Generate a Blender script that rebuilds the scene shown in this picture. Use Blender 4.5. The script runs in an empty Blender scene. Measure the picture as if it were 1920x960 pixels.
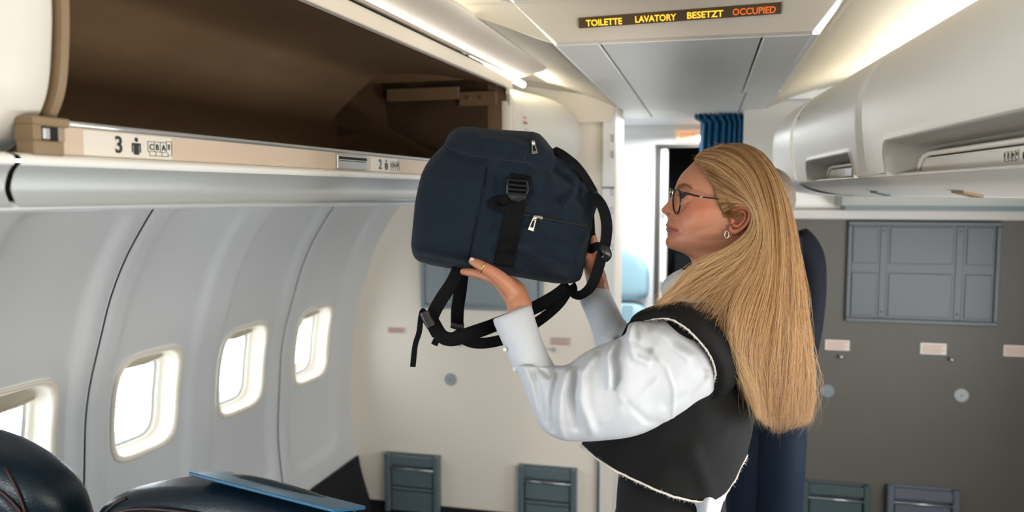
import bpy, math, random
import numpy as np
from mathutils import Vector, Matrix
random.seed(7); rng = np.random.default_rng(7)
sc = bpy.context.scene
COL = sc.collection

# ------------------------------------------------------------------ camera, world, light, exposure
F = 1500.0
CAM = np.array([.22, 0, 1.6])
YAW = math.atan(365/1504.7); PIT = math.atan(120/1500)
FWD = np.array([-math.sin(YAW)*math.cos(PIT), math.cos(YAW)*math.cos(PIT), -math.sin(PIT)])
RT = np.array([math.cos(YAW), math.sin(YAW), 0.0]); UP = np.cross(RT, FWD)
cd = bpy.data.cameras.new('camera'); cam = bpy.data.objects.new('camera', cd); COL.objects.link(cam)
M = Matrix([[RT[0], UP[0], -FWD[0], CAM[0]], [RT[1], UP[1], -FWD[1], CAM[1]], [RT[2], UP[2], -FWD[2], CAM[2]], [0, 0, 0, 1]])
cam.matrix_world = M
cd.sensor_width = 36; cd.lens = 36*F/1920; cd.clip_start = .02
cd.dof.use_dof = True; cd.dof.focus_distance = 1.52; cd.dof.aperture_fstop = 3.2
sc.camera = cam
sc.view_settings.view_transform = 'Standard'; sc.view_settings.look = 'None'
sc.view_settings.gamma = 1.0; sc.view_settings.exposure = 0.07
sc.view_settings.use_curve_mapping = False
w = bpy.data.worlds.new('world'); sc.world = w; w.use_nodes = True
w.node_tree.nodes['Background'].inputs[0].default_value = (.86, .93, 1, 1)
w.node_tree.nodes['Background'].inputs[1].default_value = 1.7

ANGL = math.atan2(*(lambda r: (r[0], r[1]))(FWD+RT*(1406-960)/F+UP*(480-360)/F))
ANGR = math.atan2(*(lambda r: (r[0], r[1]))(FWD+RT*(1229-960)/F+UP*(480-360)/F))
def fr(x, y, z, a):
    c, s = math.cos(a), math.sin(a)
    return (CAM[0]+x*c+y*s, CAM[1]-x*s+y*c, z)
def LF(x, y, z): return fr(x, y, z, ANGL)     # left side of the cabin (walls toe in towards the nose)
def RF(x, y, z): return fr(x, y, z, ANGR)     # right side
def P(px, py, d): return CAM + (FWD + RT*(px-960)/F + UP*(480-py)/F)*d

def area(name, loc, target, sx, sy, power, color=(1, 1, 1)):
    l = bpy.data.lights.new(name, 'AREA'); l.shape = 'RECTANGLE'; l.size = sx; l.size_y = sy
    l.energy = power; l.color = color
    o = bpy.data.objects.new(name, l); COL.objects.link(o); o.location = loc
    d = Vector(target)-Vector(loc)
    o.rotation_euler = d.to_track_quat('-Z', 'Y').to_euler()
    return o
# daylight through the left windows ahead, then added lamps out of view
for Y in (.55, 1.05, 1.55, 2.05, 2.55, 3.05):
    area('window_and_fill_light', LF(-1.97, Y, 1.0), LF(0, Y+.1, 1.35), .34, .34, 3.5, (.86, .94, 1))
for Y in (-1.2, -.7, -.2):
    area('window_and_fill_light', LF(-1.60, Y, 1.0), LF(.9, Y+1.4, 1.7), .34, .34, 9, (.92, .96, 1))  # added lamps behind the camera, unseen, to brighten the right bins
for Y in (-1.6, -1.0, -.4, .2, .8):
    area('window_and_fill_light', (1.56, Y, 1.0), (-.6, Y+1.6, 1.05), .34, .40, 8, (1, .93, .84))  # added unseen lamps, standing in for sun from the right side
for Y in (1.55, 2.05, 2.5):
    area('window_and_fill_light', (1.60, Y, 1.0), (-1.5, Y-.1, 1.6), .34, .40, 9, (.95, .98, 1))  # added unseen lamps, tilted up to brighten left wall and ceiling
# cove tubes above the two rows of bins
area('cove_light', RF(.86, .9, 1.985), RF(.55, .9, 2.15), 4.8, .10, 13, (1, .96, .88))
area('cove_light', LF(-.82, .9, 2.055), LF(-.55, .9, 2.20), 4.8, .16, 8, (1, .94, .82))
# added soft fill lamp behind the camera, no fitting there
area('rear_fill_light', (.05, -1.3, 2.02), (-.1, .6, 1.0), .9, 1.8, 6, (1, .95, .88))
# entry vestibule ceiling light
area('entry_light', (.05, 4.25, 1.93), (.1, 4.2, 0), .9, .5, 28, (.95, .98, 1))

# ------------------------------------------------------------------ helpers
def srgb(r, g, b):
    f = lambda c: ((c/255)/12.92 if c/255 <= .04045 else ((c/255+.055)/1.055)**2.4)
    return (f(r), f(g), f(b), 1)
def mat(name, col, rough=.5, metal=0, noise=0, nscale=40, bump=0, bscale=200, emit=None, es=0, trans=0, spec=.5, aniso=None, wave=None, sheen=0, sss=0):
    m = bpy.data.materials.new(name); m.use_nodes = True
    nt = m.node_tree; b = nt.nodes['Principled BSDF']
    b.inputs['Base Color'].default_value = col; b.inputs['Roughness'].default_value = rough
    b.inputs['Metallic'].default_value = metal; b.inputs['Specular IOR Level'].default_value = spec
    tc = nt.nodes.new('ShaderNodeTexCoord')
    if noise:
        n = nt.nodes.new('ShaderNodeTexNoise'); n.inputs['Scale'].default_value = nscale; n.inputs['Detail'].default_value = 5
        mp = nt.nodes.new('ShaderNodeMapping'); nt.links.new(tc.outputs['Object'], mp.inputs[0]); nt.links.new(mp.outputs[0], n.inputs['Vector'])
        if aniso: mp.inputs['Scale'].default_value = aniso
        r = nt.nodes.new('ShaderNodeMapRange'); r.inputs['To Min'].default_value = 1-noise; r.inputs['To Max'].default_value = 1+noise
        nt.links.new(n.outputs['Fac'], r.inputs['Value'])
        mx = nt.nodes.new('ShaderNodeVectorMath'); mx.operation = 'SCALE'; mx.inputs[0].default_value = col[:3]
        nt.links.new(r.outputs[0], mx.inputs['Scale']); nt.links.new(mx.outputs[0], b.inputs['Base Color'])
    if bump:
        n = nt.nodes.new('ShaderNodeTexNoise'); n.inputs['Scale'].default_value = bscale; n.inputs['Detail'].default_value = 3
        nt.links.new(tc.outputs['Object'], n.inputs['Vector'])
        bp = nt.nodes.new('ShaderNodeBump'); bp.inputs['Strength'].default_value = bump; bp.inputs['Distance'].default_value = .002
        nt.links.new(n.outputs['Fac'], bp.inputs['Height']); nt.links.new(bp.outputs[0], b.inputs['Normal'])
    if emit: b.inputs['Emission Color'].default_value = emit; b.inputs['Emission Strength'].default_value = es
    if trans: b.inputs['Transmission Weight'].default_value = trans; b.inputs['IOR'].default_value = 1.02 if trans > .5 else 1.3
    if sheen: b.inputs['Sheen Weight'].default_value = sheen
    if sss:
        b.inputs['Subsurface Weight'].default_value = sss; b.inputs['Subsurface Radius'].default_value = (.012, .005, .003); b.inputs['Subsurface Scale'].default_value = .5
    return m
def tag(o, label=None, cat=None, group=None, kind=None):
    if label: o['label'] = label
    if cat: o['category'] = cat
    if group: o['group'] = group
    if kind: o['kind'] = kind
    return o
def empty(name, loc, label=None, cat=None, group=None, kind=None):
    o = bpy.data.objects.new(name, None); COL.objects.link(o); o.location = Vector(loc)
    return tag(o, label, cat, group, kind)
def link(name, me, m, parent=None, smooth=True):
    o = bpy.data.objects.new(name, me); COL.objects.link(o)
    if m: me.materials.append(m)
    if smooth:
        me.polygons.foreach_set('use_smooth', [True]*len(me.polygons))
    if parent:
        o.parent = parent
        if parent.type == 'EMPTY': o.matrix_parent_inverse = Matrix.Translation(-parent.location)
    return o
def mesh(name, verts, faces, m, parent=None, smooth=True):
    me = bpy.data.meshes.new(name); me.from_pydata([tuple(map(float, v)) for v in verts], [], faces); me.update()
    o = link(name, me, m, parent, smooth)
    return o
class MB:
    """collects pieces of ONE part"""
    def __init__(s): s.v = []; s.f = []
    def add(s, v, f):
        k = len(s.v); s.v += [tuple(map(float, q)) for q in v]; s.f += [tuple(i+k for i in q) for q in f]; return s
    def hexa(s, p): # 8 points, bottom 4 then top 4
        return s.add(p, [(3, 2, 1, 0), (4, 5, 6, 7), (0, 1, 5, 4), (1, 2, 6, 5), (2, 3, 7, 6), (3, 0, 4, 7)])
    def box(s, x0, x1, y0, y1, z0, z1, T=None, bev=0):
        T = T or (lambda x, y, z: (x, y, z))
        if bev:
            b = bev; pts = []
            # chamfered box
            xs = (x0, x1); ys = (y0, y1); zs = (z0, z1); V = {}; fs = []
            for i in (0, 1):
                for j in (0, 1):
                    for k in (0, 1):
                        sx = 1 if i == 0 else -1; sy = 1 if j == 0 else -1; sz = 1 if k == 0 else -1
                        V[(i, j, k, 'x')] = len(pts); pts.append((xs[i], ys[j]+sy*b, zs[k]+sz*b))
                        V[(i, j, k, 'y')] = len(pts); pts.append((xs[i]+sx*b, ys[j], zs[k]+sz*b))
                        V[(i, j, k, 'z')] = len(pts); pts.append((xs[i]+sx*b, ys[j]+sy*b, zs[k]))
            for i in (0, 1): fs.append(tuple(V[(i, a, c, 'x')] for a, c in ((0, 0), (1, 0), (1, 1), (0, 1))))
            for i in (0, 1): fs.append(tuple(V[(a, i, c, 'y')] for a, c in ((0, 0), (1, 0), (1, 1), (0, 1))))
            for i in (0, 1): fs.append(tuple(V[(a, c, i, 'z')] for a, c in ((0, 0), (1, 0), (1, 1), (0, 1))))
            for i in (0, 1):
                for j in (0, 1):
                    fs.append((V[(i, j, 0, 'x')], V[(i, j, 1, 'x')], V[(i, j, 1, 'y')], V[(i, j, 0, 'y')]))
                    fs.append((V[(i, 0, j, 'x')], V[(i, 1, j, 'x')], V[(i, 1, j, 'z')], V[(i, 0, j, 'z')]))
                    fs.append((V[(0, i, j, 'y')], V[(1, i, j, 'y')], V[(1, i, j, 'z')], V[(0, i, j, 'z')]))
                    for k in (0, 1): fs.append((V[(i, j, k, 'x')], V[(i, j, k, 'y')], V[(i, j, k, 'z')]))
            return s.add([T(*q) for q in pts], fs)
        return s.hexa([T(*q) for q in ((x0, y0, z0), (x1, y0, z0), (x1, y1, z0), (x0, y1, z0), (x0, y0, z1), (x1, y0, z1), (x1, y1, z1), (x0, y1, z1))])
    def grid(s, G, cu=False, cv=False, cap0=False, cap1=False):
        G = np.asarray(G); n, m_ = G.shape[:2]; f = []
        for i in range(n if cu else n-1):
            for j in range(m_ if cv else m_-1):
                a = i*m_+j; b = i*m_+(j+1) % m_; c = ((i+1) % n)*m_+(j+1) % m_; d = ((i+1) % n)*m_+j
                f.append((a, b, c, d))
        v = [tuple(q) for q in G.reshape(-1, 3)]
        if cap0: v.append(tuple(G[0].mean(0))); k = len(v)-1; f += [(k, (j+1) % m_, j) for j in range(m_)]
        if cap1: v.append(tuple(G[-1].mean(0))); k = len(v)-1; o = (n-1)*m_; f += [(k, o+j, o+(j+1) % m_) for j in range(m_)]
        return s.add(v, f)
    def tube(s, pts, r, seg=10, flat=1.0, wdir=None, closed=False, res=0):
        pts = np.array(pts, float); r = np.broadcast_to(np.array(r, float), (len(pts),)).copy()
        if res:
            q = cr(np.column_stack([pts, r]), res); pts = q[:, :3]; r = q[:, 3]
        n = len(pts); G = np.zeros((n, seg, 3)); prev = None
        for i in range(n):
            t = pts[(i+1) % n]-pts[i-1] if closed else pts[min(i+1, n-1)]-pts[max(i-1, 0)]
            t = t/(np.linalg.norm(t)+1e-12)
            if wdir is not None: a = np.array(wdir[i] if np.ndim(wdir) == 2 else wdir, float)
            elif prev is None: a = np.array([0, 0, 1.]) if abs(t[2]) < .9 else np.array([1., 0, 0])
            else: a = prev
            a = a-t*(a@t); a /= (np.linalg.norm(a)+1e-12); prev = a; b = np.cross(t, a)
            for j in range(seg):
                h = 2*math.pi*j/seg; G[i, j] = pts[i]+a*math.cos(h)*r[i]+b*math.sin(h)*r[i]*flat
        return s.grid(G, cu=closed, cv=True, cap0=not closed, cap1=not closed)
    def sphere(s, c, r, R=None, n=14):
        c = np.array(c, float); r = np.broadcast_to(np.array(r, float), (3,)); G = []
        for i in range(1, n):
            a = math.pi*i/n
            G.append([c+(R if R is not None else np.eye(3))@np.array([r[0]*math.sin(a)*math.cos(2*math.pi*j/(2*n)), r[1]*math.sin(a)*math.sin(2*math.pi*j/(2*n)), r[2]*math.cos(a)]) for j in range(2*n)])
        return s.grid(G, cv=True, cap0=True, cap1=True)
    def build(s, name, m, parent=None, smooth=False, bevel=0):
        o = mesh(name, s.v, s.f, m, parent, smooth)
        if bevel:
            b = o.modifiers.new('bevel', 'BEVEL'); b.width = bevel; b.segments = 2; b.limit_method = 'ANGLE'
        return o
def cr(p, k):
    """Catmull-Rom through the points, k samples per span"""
    p = np.array(p, float); out = []; n = len(p)
    for i in range(n-1):
        p0 = p[i-1] if i else 2*p[0]-p[1]; p1 = p[i]; p2 = p[i+1]; p3 = p[i+2] if i+2 < n else 2*p[-1]-p[-2]
        for j in range(k):
            t = j/k; out.append(.5*((2*p1)+(-p0+p2)*t+(2*p0-5*p1+4*p2-p3)*t*t+(-p0+3*p1-3*p2+p3)*t**3))
    out.append(p[-1]); return np.array(out)
def resample(p, n):
    p = np.array(p, float); d = np.r_[0, np.cumsum(np.linalg.norm(np.diff(p[:, :2], axis=0), axis=1))]
    return np.column_stack([np.interp(np.linspace(0, d[-1], n), d, p[:, i]) for i in range(p.shape[1])])
def smoothstep(a, b, x): t = np.clip((x-a)/(b-a), 0, 1); return t*t*(3-2*t)
class VN:
    """value noise in 3D"""
    def __init__(s, seed=0): s.r = np.random.default_rng(seed).random((32, 32, 32))
    def __call__(s, x, y, z=0):
        x, y, z = np.broadcast_arrays(np.asarray(x, float), y, z)
        i = np.floor(x).astype(int); j = np.floor(y).astype(int); k = np.floor(z).astype(int)
        u = x-i; v = y-j; w_ = z-k; u = u*u*(3-2*u); v = v*v*(3-2*v); w_ = w_*w_*(3-2*w_); o = 0
        for a in (0, 1):
            for b in (0, 1):
                for c in (0, 1):
                    o = o+s.r[(i+a) % 32, (j+b) % 32, (k+c) % 32]*(u if a else 1-u)*(v if b else 1-v)*(w_ if c else 1-w_)
        return o*2-1
NZ = VN(3)
def loft2(A, B, n=60, m=48, e=2.0, disp=None, closed_ends=True, width=None, k=8):
    """closed body between two contours. A, B: rows (px, py, depth); width: rows of half thickness (m)
    at the same stations. Returns grid of points (n, m)."""
    A = cr(A, k); B = cr(B, k); T = cr(np.array(width, float).reshape(-1, 1), k)[:, 0]
    idx = np.linspace(0, len(A)-1, n); ii = np.arange(len(A))
    A = np.column_stack([np.interp(idx, ii, A[:, c]) for c in range(3)]); B = np.column_stack([np.interp(idx, ii, B[:, c]) for c in range(3)])
    T = np.interp(idx, ii, T)
    G = np.zeros((n, m, 3)); ph = np.linspace(0, 2*math.pi, m, endpoint=False)
    ca, sa = np.cos(ph), np.sin(ph)
    c2 = np.sign(ca)*np.abs(ca)**(2/e); s2 = np.sign(sa)*np.abs(sa)**(2/e)
    for i in range(n):
        for j in range(m):
            q = (A[i]+B[i])/2-(B[i]-A[i])/2*c2[j]
            px, py, d = q; off = T[i]*s2[j]
            if disp is not None:
                dx, dy, dd = disp(px, py, s2[j], i/(n-1)); px += dx; py += dy; off += dd
            G[i, j] = P(px, py, d-off)
    return G
def text(name, s, loc, ex, ey, size, m, parent, ext=.0004, bold=0, align='LEFT', sx=1.0):
    c = bpy.data.curves.new(name, 'FONT'); c.body = s; c.size = size; c.extrude = ext; c.offset = bold
    c.align_x = align; c.align_y = 'BOTTOM_BASELINE'; c.resolution_u = 3
    c.materials.append(m)
    o = bpy.data.objects.new(name, c); COL.objects.link(o)
    dg = bpy.context.evaluated_depsgraph_get(); me = bpy.data.meshes.new_from_object(o.evaluated_get(dg), depsgraph=dg)
    bpy.data.objects.remove(o); bpy.data.curves.remove(c); o = bpy.data.objects.new(name, me); COL.objects.link(o)
    ex = Vector(ex).normalized(); ey = Vector(ey).normalized(); ez = ex.cross(ey)
    o.matrix_world = Matrix([[ex.x*sx, ey.x, ez.x, loc[0]], [ex.y*sx, ey.y, ez.y, loc[1]], [ex.z*sx, ey.z, ez.z, loc[2]], [0, 0, 0, 1]])
    mw = o.matrix_world.copy()
    if parent:
        o.parent = parent; o.matrix_basis = mw
        if parent.type == 'EMPTY': o.matrix_parent_inverse = Matrix.Translation(-parent.location)
    return o

# ------------------------------------------------------------------ materials
CREAM = mat('cream_plastic', srgb(226, 216, 200), .45, noise=.03, nscale=6, bump=.15, bscale=900)
WALLP = mat('white_grey_laminate', srgb(210, 212, 213), .42, noise=.03, nscale=3, bump=.1, bscale=700)
WHITE = mat('white_plastic', srgb(228, 227, 222), .4)
BINM = mat('bin_shell_plastic', srgb(218, 215, 206), .4, noise=.02, nscale=5, bump=.15, bscale=900)
GREYW = mat('grey_shaded_laminate', srgb(86, 83, 76), .55, noise=.06, nscale=9, bump=.1, bscale=600)  # grey of its own plus the right side's shade put into the colour
BHW = mat('cream_laminate', srgb(240, 231, 216), .5, noise=.02, nscale=4)
BROWN = mat('bin_liner_brown', srgb(122, 96, 68), .7, noise=.10, nscale=14, bump=.4, bscale=500)
TAN = mat('tan_edge_plastic', srgb(134, 112, 84), .5, noise=.05, nscale=20)
BEIGE = mat('beige_strip', srgb(196, 176, 156), .5)
SILV = mat('silver_valance', srgb(186, 190, 190), .33, metal=.35, bump=.25, bscale=1500)
ALU = mat('aluminium', srgb(190, 192, 194), .35, metal=.9)
DARKM = mat('dark_gap', srgb(20, 18, 16), .8)
BLUEG = mat('blue_grey_panel_shaded', srgb(80, 88, 94), .45, noise=.04, nscale=8)  # darker copy: shade on the right cabinet put into the colour
BLUEL = mat('blue_grey_panel_lit', srgb(138, 148, 152), .45, noise=.04, nscale=8)  # paler copy of the same panel, stronger light put into the colour
SLATE = mat('slate_grey_plastic', srgb(94, 110, 116), .4, noise=.05, nscale=12)
INK = mat('label_ink', srgb(30, 34, 42), .6)
LABEL = mat('label_film', srgb(214, 207, 195), .4)
PINK = mat('faded_red_ink', srgb(186, 108, 88), .6)
LEATH = mat('teal_leather', srgb(9, 25, 35), .36, spec=.35, noise=.2, nscale=12, bump=.35, bscale=240)
PIPE = mat('brown_piping', srgb(52, 24, 22), .5)
CARP = mat('dark_carpet', srgb(20, 23, 28), .95, bump=.8, bscale=700)
FLOORM = mat('cabin_carpet', srgb(60, 66, 78), .95, noise=.2, nscale=90)
BLUE = mat('blue_cover', srgb(48, 98, 130), .4)
SIGNM = mat('sign_lens_brown', srgb(96, 78, 50), .35)
AMBER = mat('amber_lit_letters', srgb(255, 200, 60), .5, emit=srgb(255, 196, 60), es=1.1)
ORNG = mat('orange_lit_letters', srgb(240, 120, 50), .5, emit=srgb(240, 110, 40), es=.55)
TUBEM = mat('lit_tube', (1, 1, 1, 1), .5, emit=(1, .95, .82, 1), es=6)
# ------------------------------------------------------------------ the setting: left wall
def XL(z):
    zz = [-.1, 0, .12, .31, .6, 1.0, 1.35, 1.52, 1.70]; xx = [-1.66, -1.70, -1.745, -1.80, -1.83, -1.80, -1.685, -1.575, -1.42]
    return sum(np.interp(z+dz, zz, xx) for dz in (-.08, -.04, 0, .04, .08))/5
WINS = [(-.45), .06, .565, 1.065, 1.565, 2.065, 2.565, 3.07]
WZ, WHY, WHZ, WR = .935, .135, .158, .055
def rr(y, z, hy, hz, r):  # signed distance to a rounded rectangle
    qx = np.abs(y)-hy+r; qz = np.abs(z)-hz+r
    return np.hypot(np.maximum(qx, 0), np.maximum(qz, 0))+np.minimum(np.maximum(qx, qz), 0)-r
def wall_off(y, z):
    """pocket pressed into the panel round each window: positive = away from the cabin"""
    o = 0
    for c in WINS:
        hy = .19+.02*np.clip((1.5-z), 0, 1); d = rr(y-c-.0, z-1.0, hy, .60, .10)
        o = np.maximum(o, .020*smoothstep(.0, -.045, d))
    return o
def wallpt(y, z, extra=0): return LF(float(XL(z))-float(wall_off(y, z))-extra, y, z)
def wall_panel(name, y0, y1, z0=.06, z1=1.66):
    step = .0125
    ny = int(round((y1-y0)/step)); nz = int(round((z1-z0)/step))
    ys = np.linspace(y0, y1, ny+1); zs = np.linspace(z0, z1, nz+1)
    v = []; f = []
    for z in zs:
        for y in ys:
            edge = .006*(smoothstep(.012, 0, min(y-y0, y1-y)))
            v.append(wallpt(y, z, edge))
    # floor of the pane opening is cut away
    for i in range(nz):
        for j in range(ny):
            yc = (ys[j]+ys[j+1])/2; zc = (zs[i]+zs[i+1])/2
            if any(rr(yc-c, zc-WZ, WHY, WHZ, WR) < 0 for c in WINS): continue
            a = i*(ny+1)+j; f.append((a, a+ny+1, a+ny+2, a+1))
    return v, f
wl = MB()
for y0, y1 in ((-.7, -.198), (-.19, .802), (.81, 1.802), (1.81, 2.802), (2.81, 3.60)):
    wl.add(*wall_panel('w', y0, y1))
tag(wl.build('wall_left', WALLP, smooth=True), kind='structure')
bk = MB()   # backing seen in the joints
for y0, y1 in ((-.24, -.15), (.76, .85), (1.76, 1.85), (2.76, 2.85)):
    zs = np.linspace(.06, 1.66, 40)
    bk.grid([[LF(float(XL(z))-.022, y, z) for z in zs] for y in (y0, y1)])
tag(bk.build('trim_1', DARKM, smooth=True), kind='structure')
# windows: frame lip, funnel, pane
GLASS = mat('acrylic_pane', (.95, .98, 1, 1), .02, trans=1, spec=.2)
FUN = mat('window_funnel_plastic', srgb(232, 224, 208), .4)
SHADE = mat('window_shade_plastic', srgb(188, 180, 160), .45)
def ring(y, hy, hz, r, x, wn, n=40, dz=0):
    """rounded rectangle loop in wall coordinates, x = offset outward from the wall profile"""
    out = []
    for i in range(n):
        t = 2*math.pi*i/n; c, s = math.cos(t), math.sin(t)
        py = math.copysign(hy-r, c)+r*c if abs(c) > 1e-9 else 0; pz = math.copysign(hz-r, s)+r*s if abs(s) > 1e-9 else 0
        e = 5.0; k = (abs(c)**e+abs(s)**e)**(-1/e); py = hy*c*k; pz = hz*s*k
        out.append(LF(float(XL(WZ+pz))-float(wall_off(y, WZ+pz))-x, y+py, WZ+dz+pz))
    return out
for i, c in enumerate(WINS):
    if c < .3: continue
    R = [(.150, .172, -.001), (.150, .172, -.007), (.142, .164, -.010), (.134, .156, -.004), (.131, .153, .004), (.122, .146, .05), (.112, .138, .055), (.108, .134, .075)]
    g = [ring(c, hy, hz, WR, x, None) for hy, hz, x in R]
    wo = MB().grid(g, cv=True).build('window_%d' % (i-1), FUN, smooth=True); tag(wo, kind='structure')
    g = [ring(c, hy, hz, WR, x, None) for hy, hz, x in ((.109, .135, .068), (.104, .130, .066), (.104, .130, .072))]
    MB().grid(g, cv=True).build('gasket', mat('gasket', srgb(178, 186, 190), .5), wo, smooth=True)
    pn = ring(c, .108, .134, WR, .073, None)
    m_ = MB(); m_.add(pn+[tuple(np.mean(pn, 0))], [(k, (k+1) % 40, 40) for k in range(40)]); m_.build('pane', GLASS, wo)
    # window shade, pulled up: only its lower edge shows
    sh = MB()
    gy = np.linspace(-.115, .115, 12)
    top = .150; low = (.105 if c < 1.8 else .128)
    sh.grid([[LF(float(XL(WZ+z))-.052-.02, c+y, WZ+z-.010*(1-(y/.115)**2)*(k == 1)) for y in gy] for k, z in enumerate((top, low))])
    sh.tube([LF(float(XL(WZ+low))-.050-.02, c+y, WZ+low-.010*(1-(y/.115)**2)) for y in gy], .004, 8)
    sh.build('window_shade', SHADE, wo, smooth=True)
# dark dado below the wall panels and floor
dd = MB()
def dado_top(y): return float(np.interp(y, [-1, 2.3, 2.93, 3.6], [.20, .245, .32, .335]))
dd.grid([[LF(float(XL(z))+.012, y, z) for z in (np.linspace(0, dado_top(y), 8))] for y in np.linspace(-.7, 3.6, 44)])
tag(dd.build('baseboard_left', CARP, smooth=True), kind='structure')
tag(MB().box(-1.95, 1.95, -2.6, 6.0, -.05, 0).build('floor', FLOORM), kind='structure')
# right wall (behind the frame edge) and rear wall close the cabin
rw = MB()
rw.grid([[(1.90-.1*abs(z-.9)**2, y, z) for z in np.linspace(0, 2.3, 12)] for y in (1.3, 3.7)])
rw.box(1.72, 1.76, -2.6, 1.3, 0, 2.3)
tag(rw.build('wall_right', WALLP, smooth=False), kind='structure')
tag(MB().box(-1.95, 1.95, -2.64, -2.6, 0, 2.4).build('wall_back', CREAM), kind='structure')
lw = MB().grid([[LF(float(XL(z)), y, z) for z in np.linspace(0, 1.66, 20)] for y in (-2.6, -.7)])
tag(lw.build('wall_left_rear', WALLP, smooth=True), kind='structure')

# ------------------------------------------------------------------ bulkheads
YB, YR = 3.5, 3.6
b = MB(); b.box(-1.95, -.205, YB, YB+.04, 0, 2.4); b.box(-.225, -.165, YB-.012, YB+.30, 0, 1.985)
tag(b.build('wall_front_left', BHW), kind='structure')
tag(MB().box(-1.60, -.235, YB-.014, YB, 0, .118).build('baseboard_front', CARP), kind='structure')
tag(MB().box(-.232, -.222, YB-.016, YB-.002, 0, .45).build('trim_2', SLATE), kind='structure')
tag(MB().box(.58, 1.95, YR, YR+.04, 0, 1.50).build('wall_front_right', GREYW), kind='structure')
tag(MB().box(.37, 1.95, YR+.005, YR+.045, 1.50, 2.4).build('wall_front_upper', WHITE), kind='structure')
t = MB(); t.box(.56, 1.95, YR-.035, YR+.005, 1.487, 1.527, bev=.004)
tag(t.build('trim_3', mat('ledge_white', srgb(196, 192, 186), .45)), kind='structure')
# ledge box between the bins and the ledge
t = MB(); t.box(.74, 1.50, YR-.20, YR-.02, 1.545, 1.585, bev=.003)
o = t.build('ledge_duct', mat('duct_grey', srgb(150, 152, 148), .5), smooth=False)
tag(o, 'long low grey duct box lying on the white ledge over the grey bulkhead', 'duct')
MB().box(1.502, 1.512, YR-.2, YR-.02, 1.545, 1.585).build('end_cap', TAN, o)
MB().box(.76, 1.48, YR-.17, YR-.05, 1.527, 1.5455).build('mount_rail', SLATE, o)
# door strip with hinges and switches at the left jamb
j = empty('jamb_rail', (-.165, YB-.02, 0), 'white upright rail with hinges along the edge of the cream bulkhead', 'rail')
MB().box(-.222, -.168, YB-.024, YB-.012, .46, 1.94, bev=.003).build('rail', WHITE, j)
for z in (1.83, 1.76, 1.60, 1.52, 1.44, 1.36): MB().box(-.182, -.170, YB-.030, YB-.0235, z-.015, z+.015, bev=.002).build('hinge', ALU, j)
MB().box(-.222, -.168, YB-.026, YB-.0235, 1.615, 1.622).build('joint_strip', SLATE, j)

# entry vestibule beyond
EN = mat('entry_white', srgb(238, 240, 242), .4)
ev = MB(); YE = 4.75
ev.box(-1.2, -.072, YE, YE+.04, 0, 2.3); ev.box(-.072, .75, YE, YE+.04, 1.86, 2.3); ev.box(.75, 1.9, YE, YE+.04, 0, 2.3)
tag(ev.build('wall_front_entry', EN), kind='structure')
tag(MB().box(-1.2, -1.16, 3.54, 4.75, 0, 2.3).build('wall_entry_left', EN), kind='structure')
tag(MB().box(1.5, 1.54, 3.65, 4.75, 0, 2.3).build('wall_entry_right', EN), kind='structure')
tag(MB().box(-1.2, 1.9, 3.54, 6, 1.985, 2.02).build('ceiling_entry', EN), kind='structure')
ck = MB(); ck.box(-.6, 1.4, 5.9, 5.94, 0, 2.2); ck.box(-.64, -.6, 4.79, 5.9, 0, 2.2); ck.box(1.4, 1.44, 4.79, 5.9, 0, 2.2)
COCK = mat('cockpit_dark', srgb(22, 26, 32), .6)
tag(ck.build('wall_cockpit', COCK), kind='structure')
# cockpit door frame and opened leaf
fr_ = MB(); fr_.box(-.073, -.046, YE-.015, YE+.06, 0, 1.875); fr_.box(-.073, .76, YE-.012, YE, 1.855, 1.875)
tag(fr_.build('trim_4', mat('door_seal', srgb(64, 60, 56), .6)), kind='structure')
d = MB(); d.box(-.044, -.002, YE+.0, YE+.10, .01, 1.85, bev=.004)
dr = d.build('door_1', WHITE); tag(dr, kind='structure')
MB().box(-.035, -.012, YE-.006, YE+.0005, 1.45, 1.50, bev=.002).build('door_latch', ALU, dr)
MB().box(-.035, -.012, YE-.006, YE+.0005, 1.02, 1.08, bev=.002).build('door_latch', ALU, dr)
# cockpit instruments in the dark
ip = empty('instrument_panel', (.35, 5.6, .7), 'dark instrument panel seen through the open cockpit door', 'instrument panel')
MB().box(0, .9, 5.55, 5.8, .9, 1.2, bev=.02).build('console', COCK, ip)
for k in range(9):
    MB().box(.14+.07*k, .18+.07*k, 5.54, 5.552, 1.0+.05*(k % 3), 1.025+.05*(k % 3)).build('lamp', mat('panel_lamp', (.1, .1, .1, 1), .4, emit=[(.9, .4, .1, 1), (.5, .8, .9, 1), (.9, .8, .5, 1)][k % 3], es=.12), ip)
# exit sign above cockpit door
sg = empty('exit_sign', (.25, YE-.02, 1.93), 'pale sign with faint orange writing above the cockpit door', 'sign')
MB().box(.04, .26, YE-.03, YE-.001, 1.885, 1.955, bev=.004).build('plate', mat('sign_pale', srgb(240, 205, 170), .5, emit=srgb(255, 200, 150), es=.35), sg)
text('letters', 'EXIT', (.068, YE-.0315, 1.905), (1, 0, 0), (0, 0, 1), .042, ORNG, sg)
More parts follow.
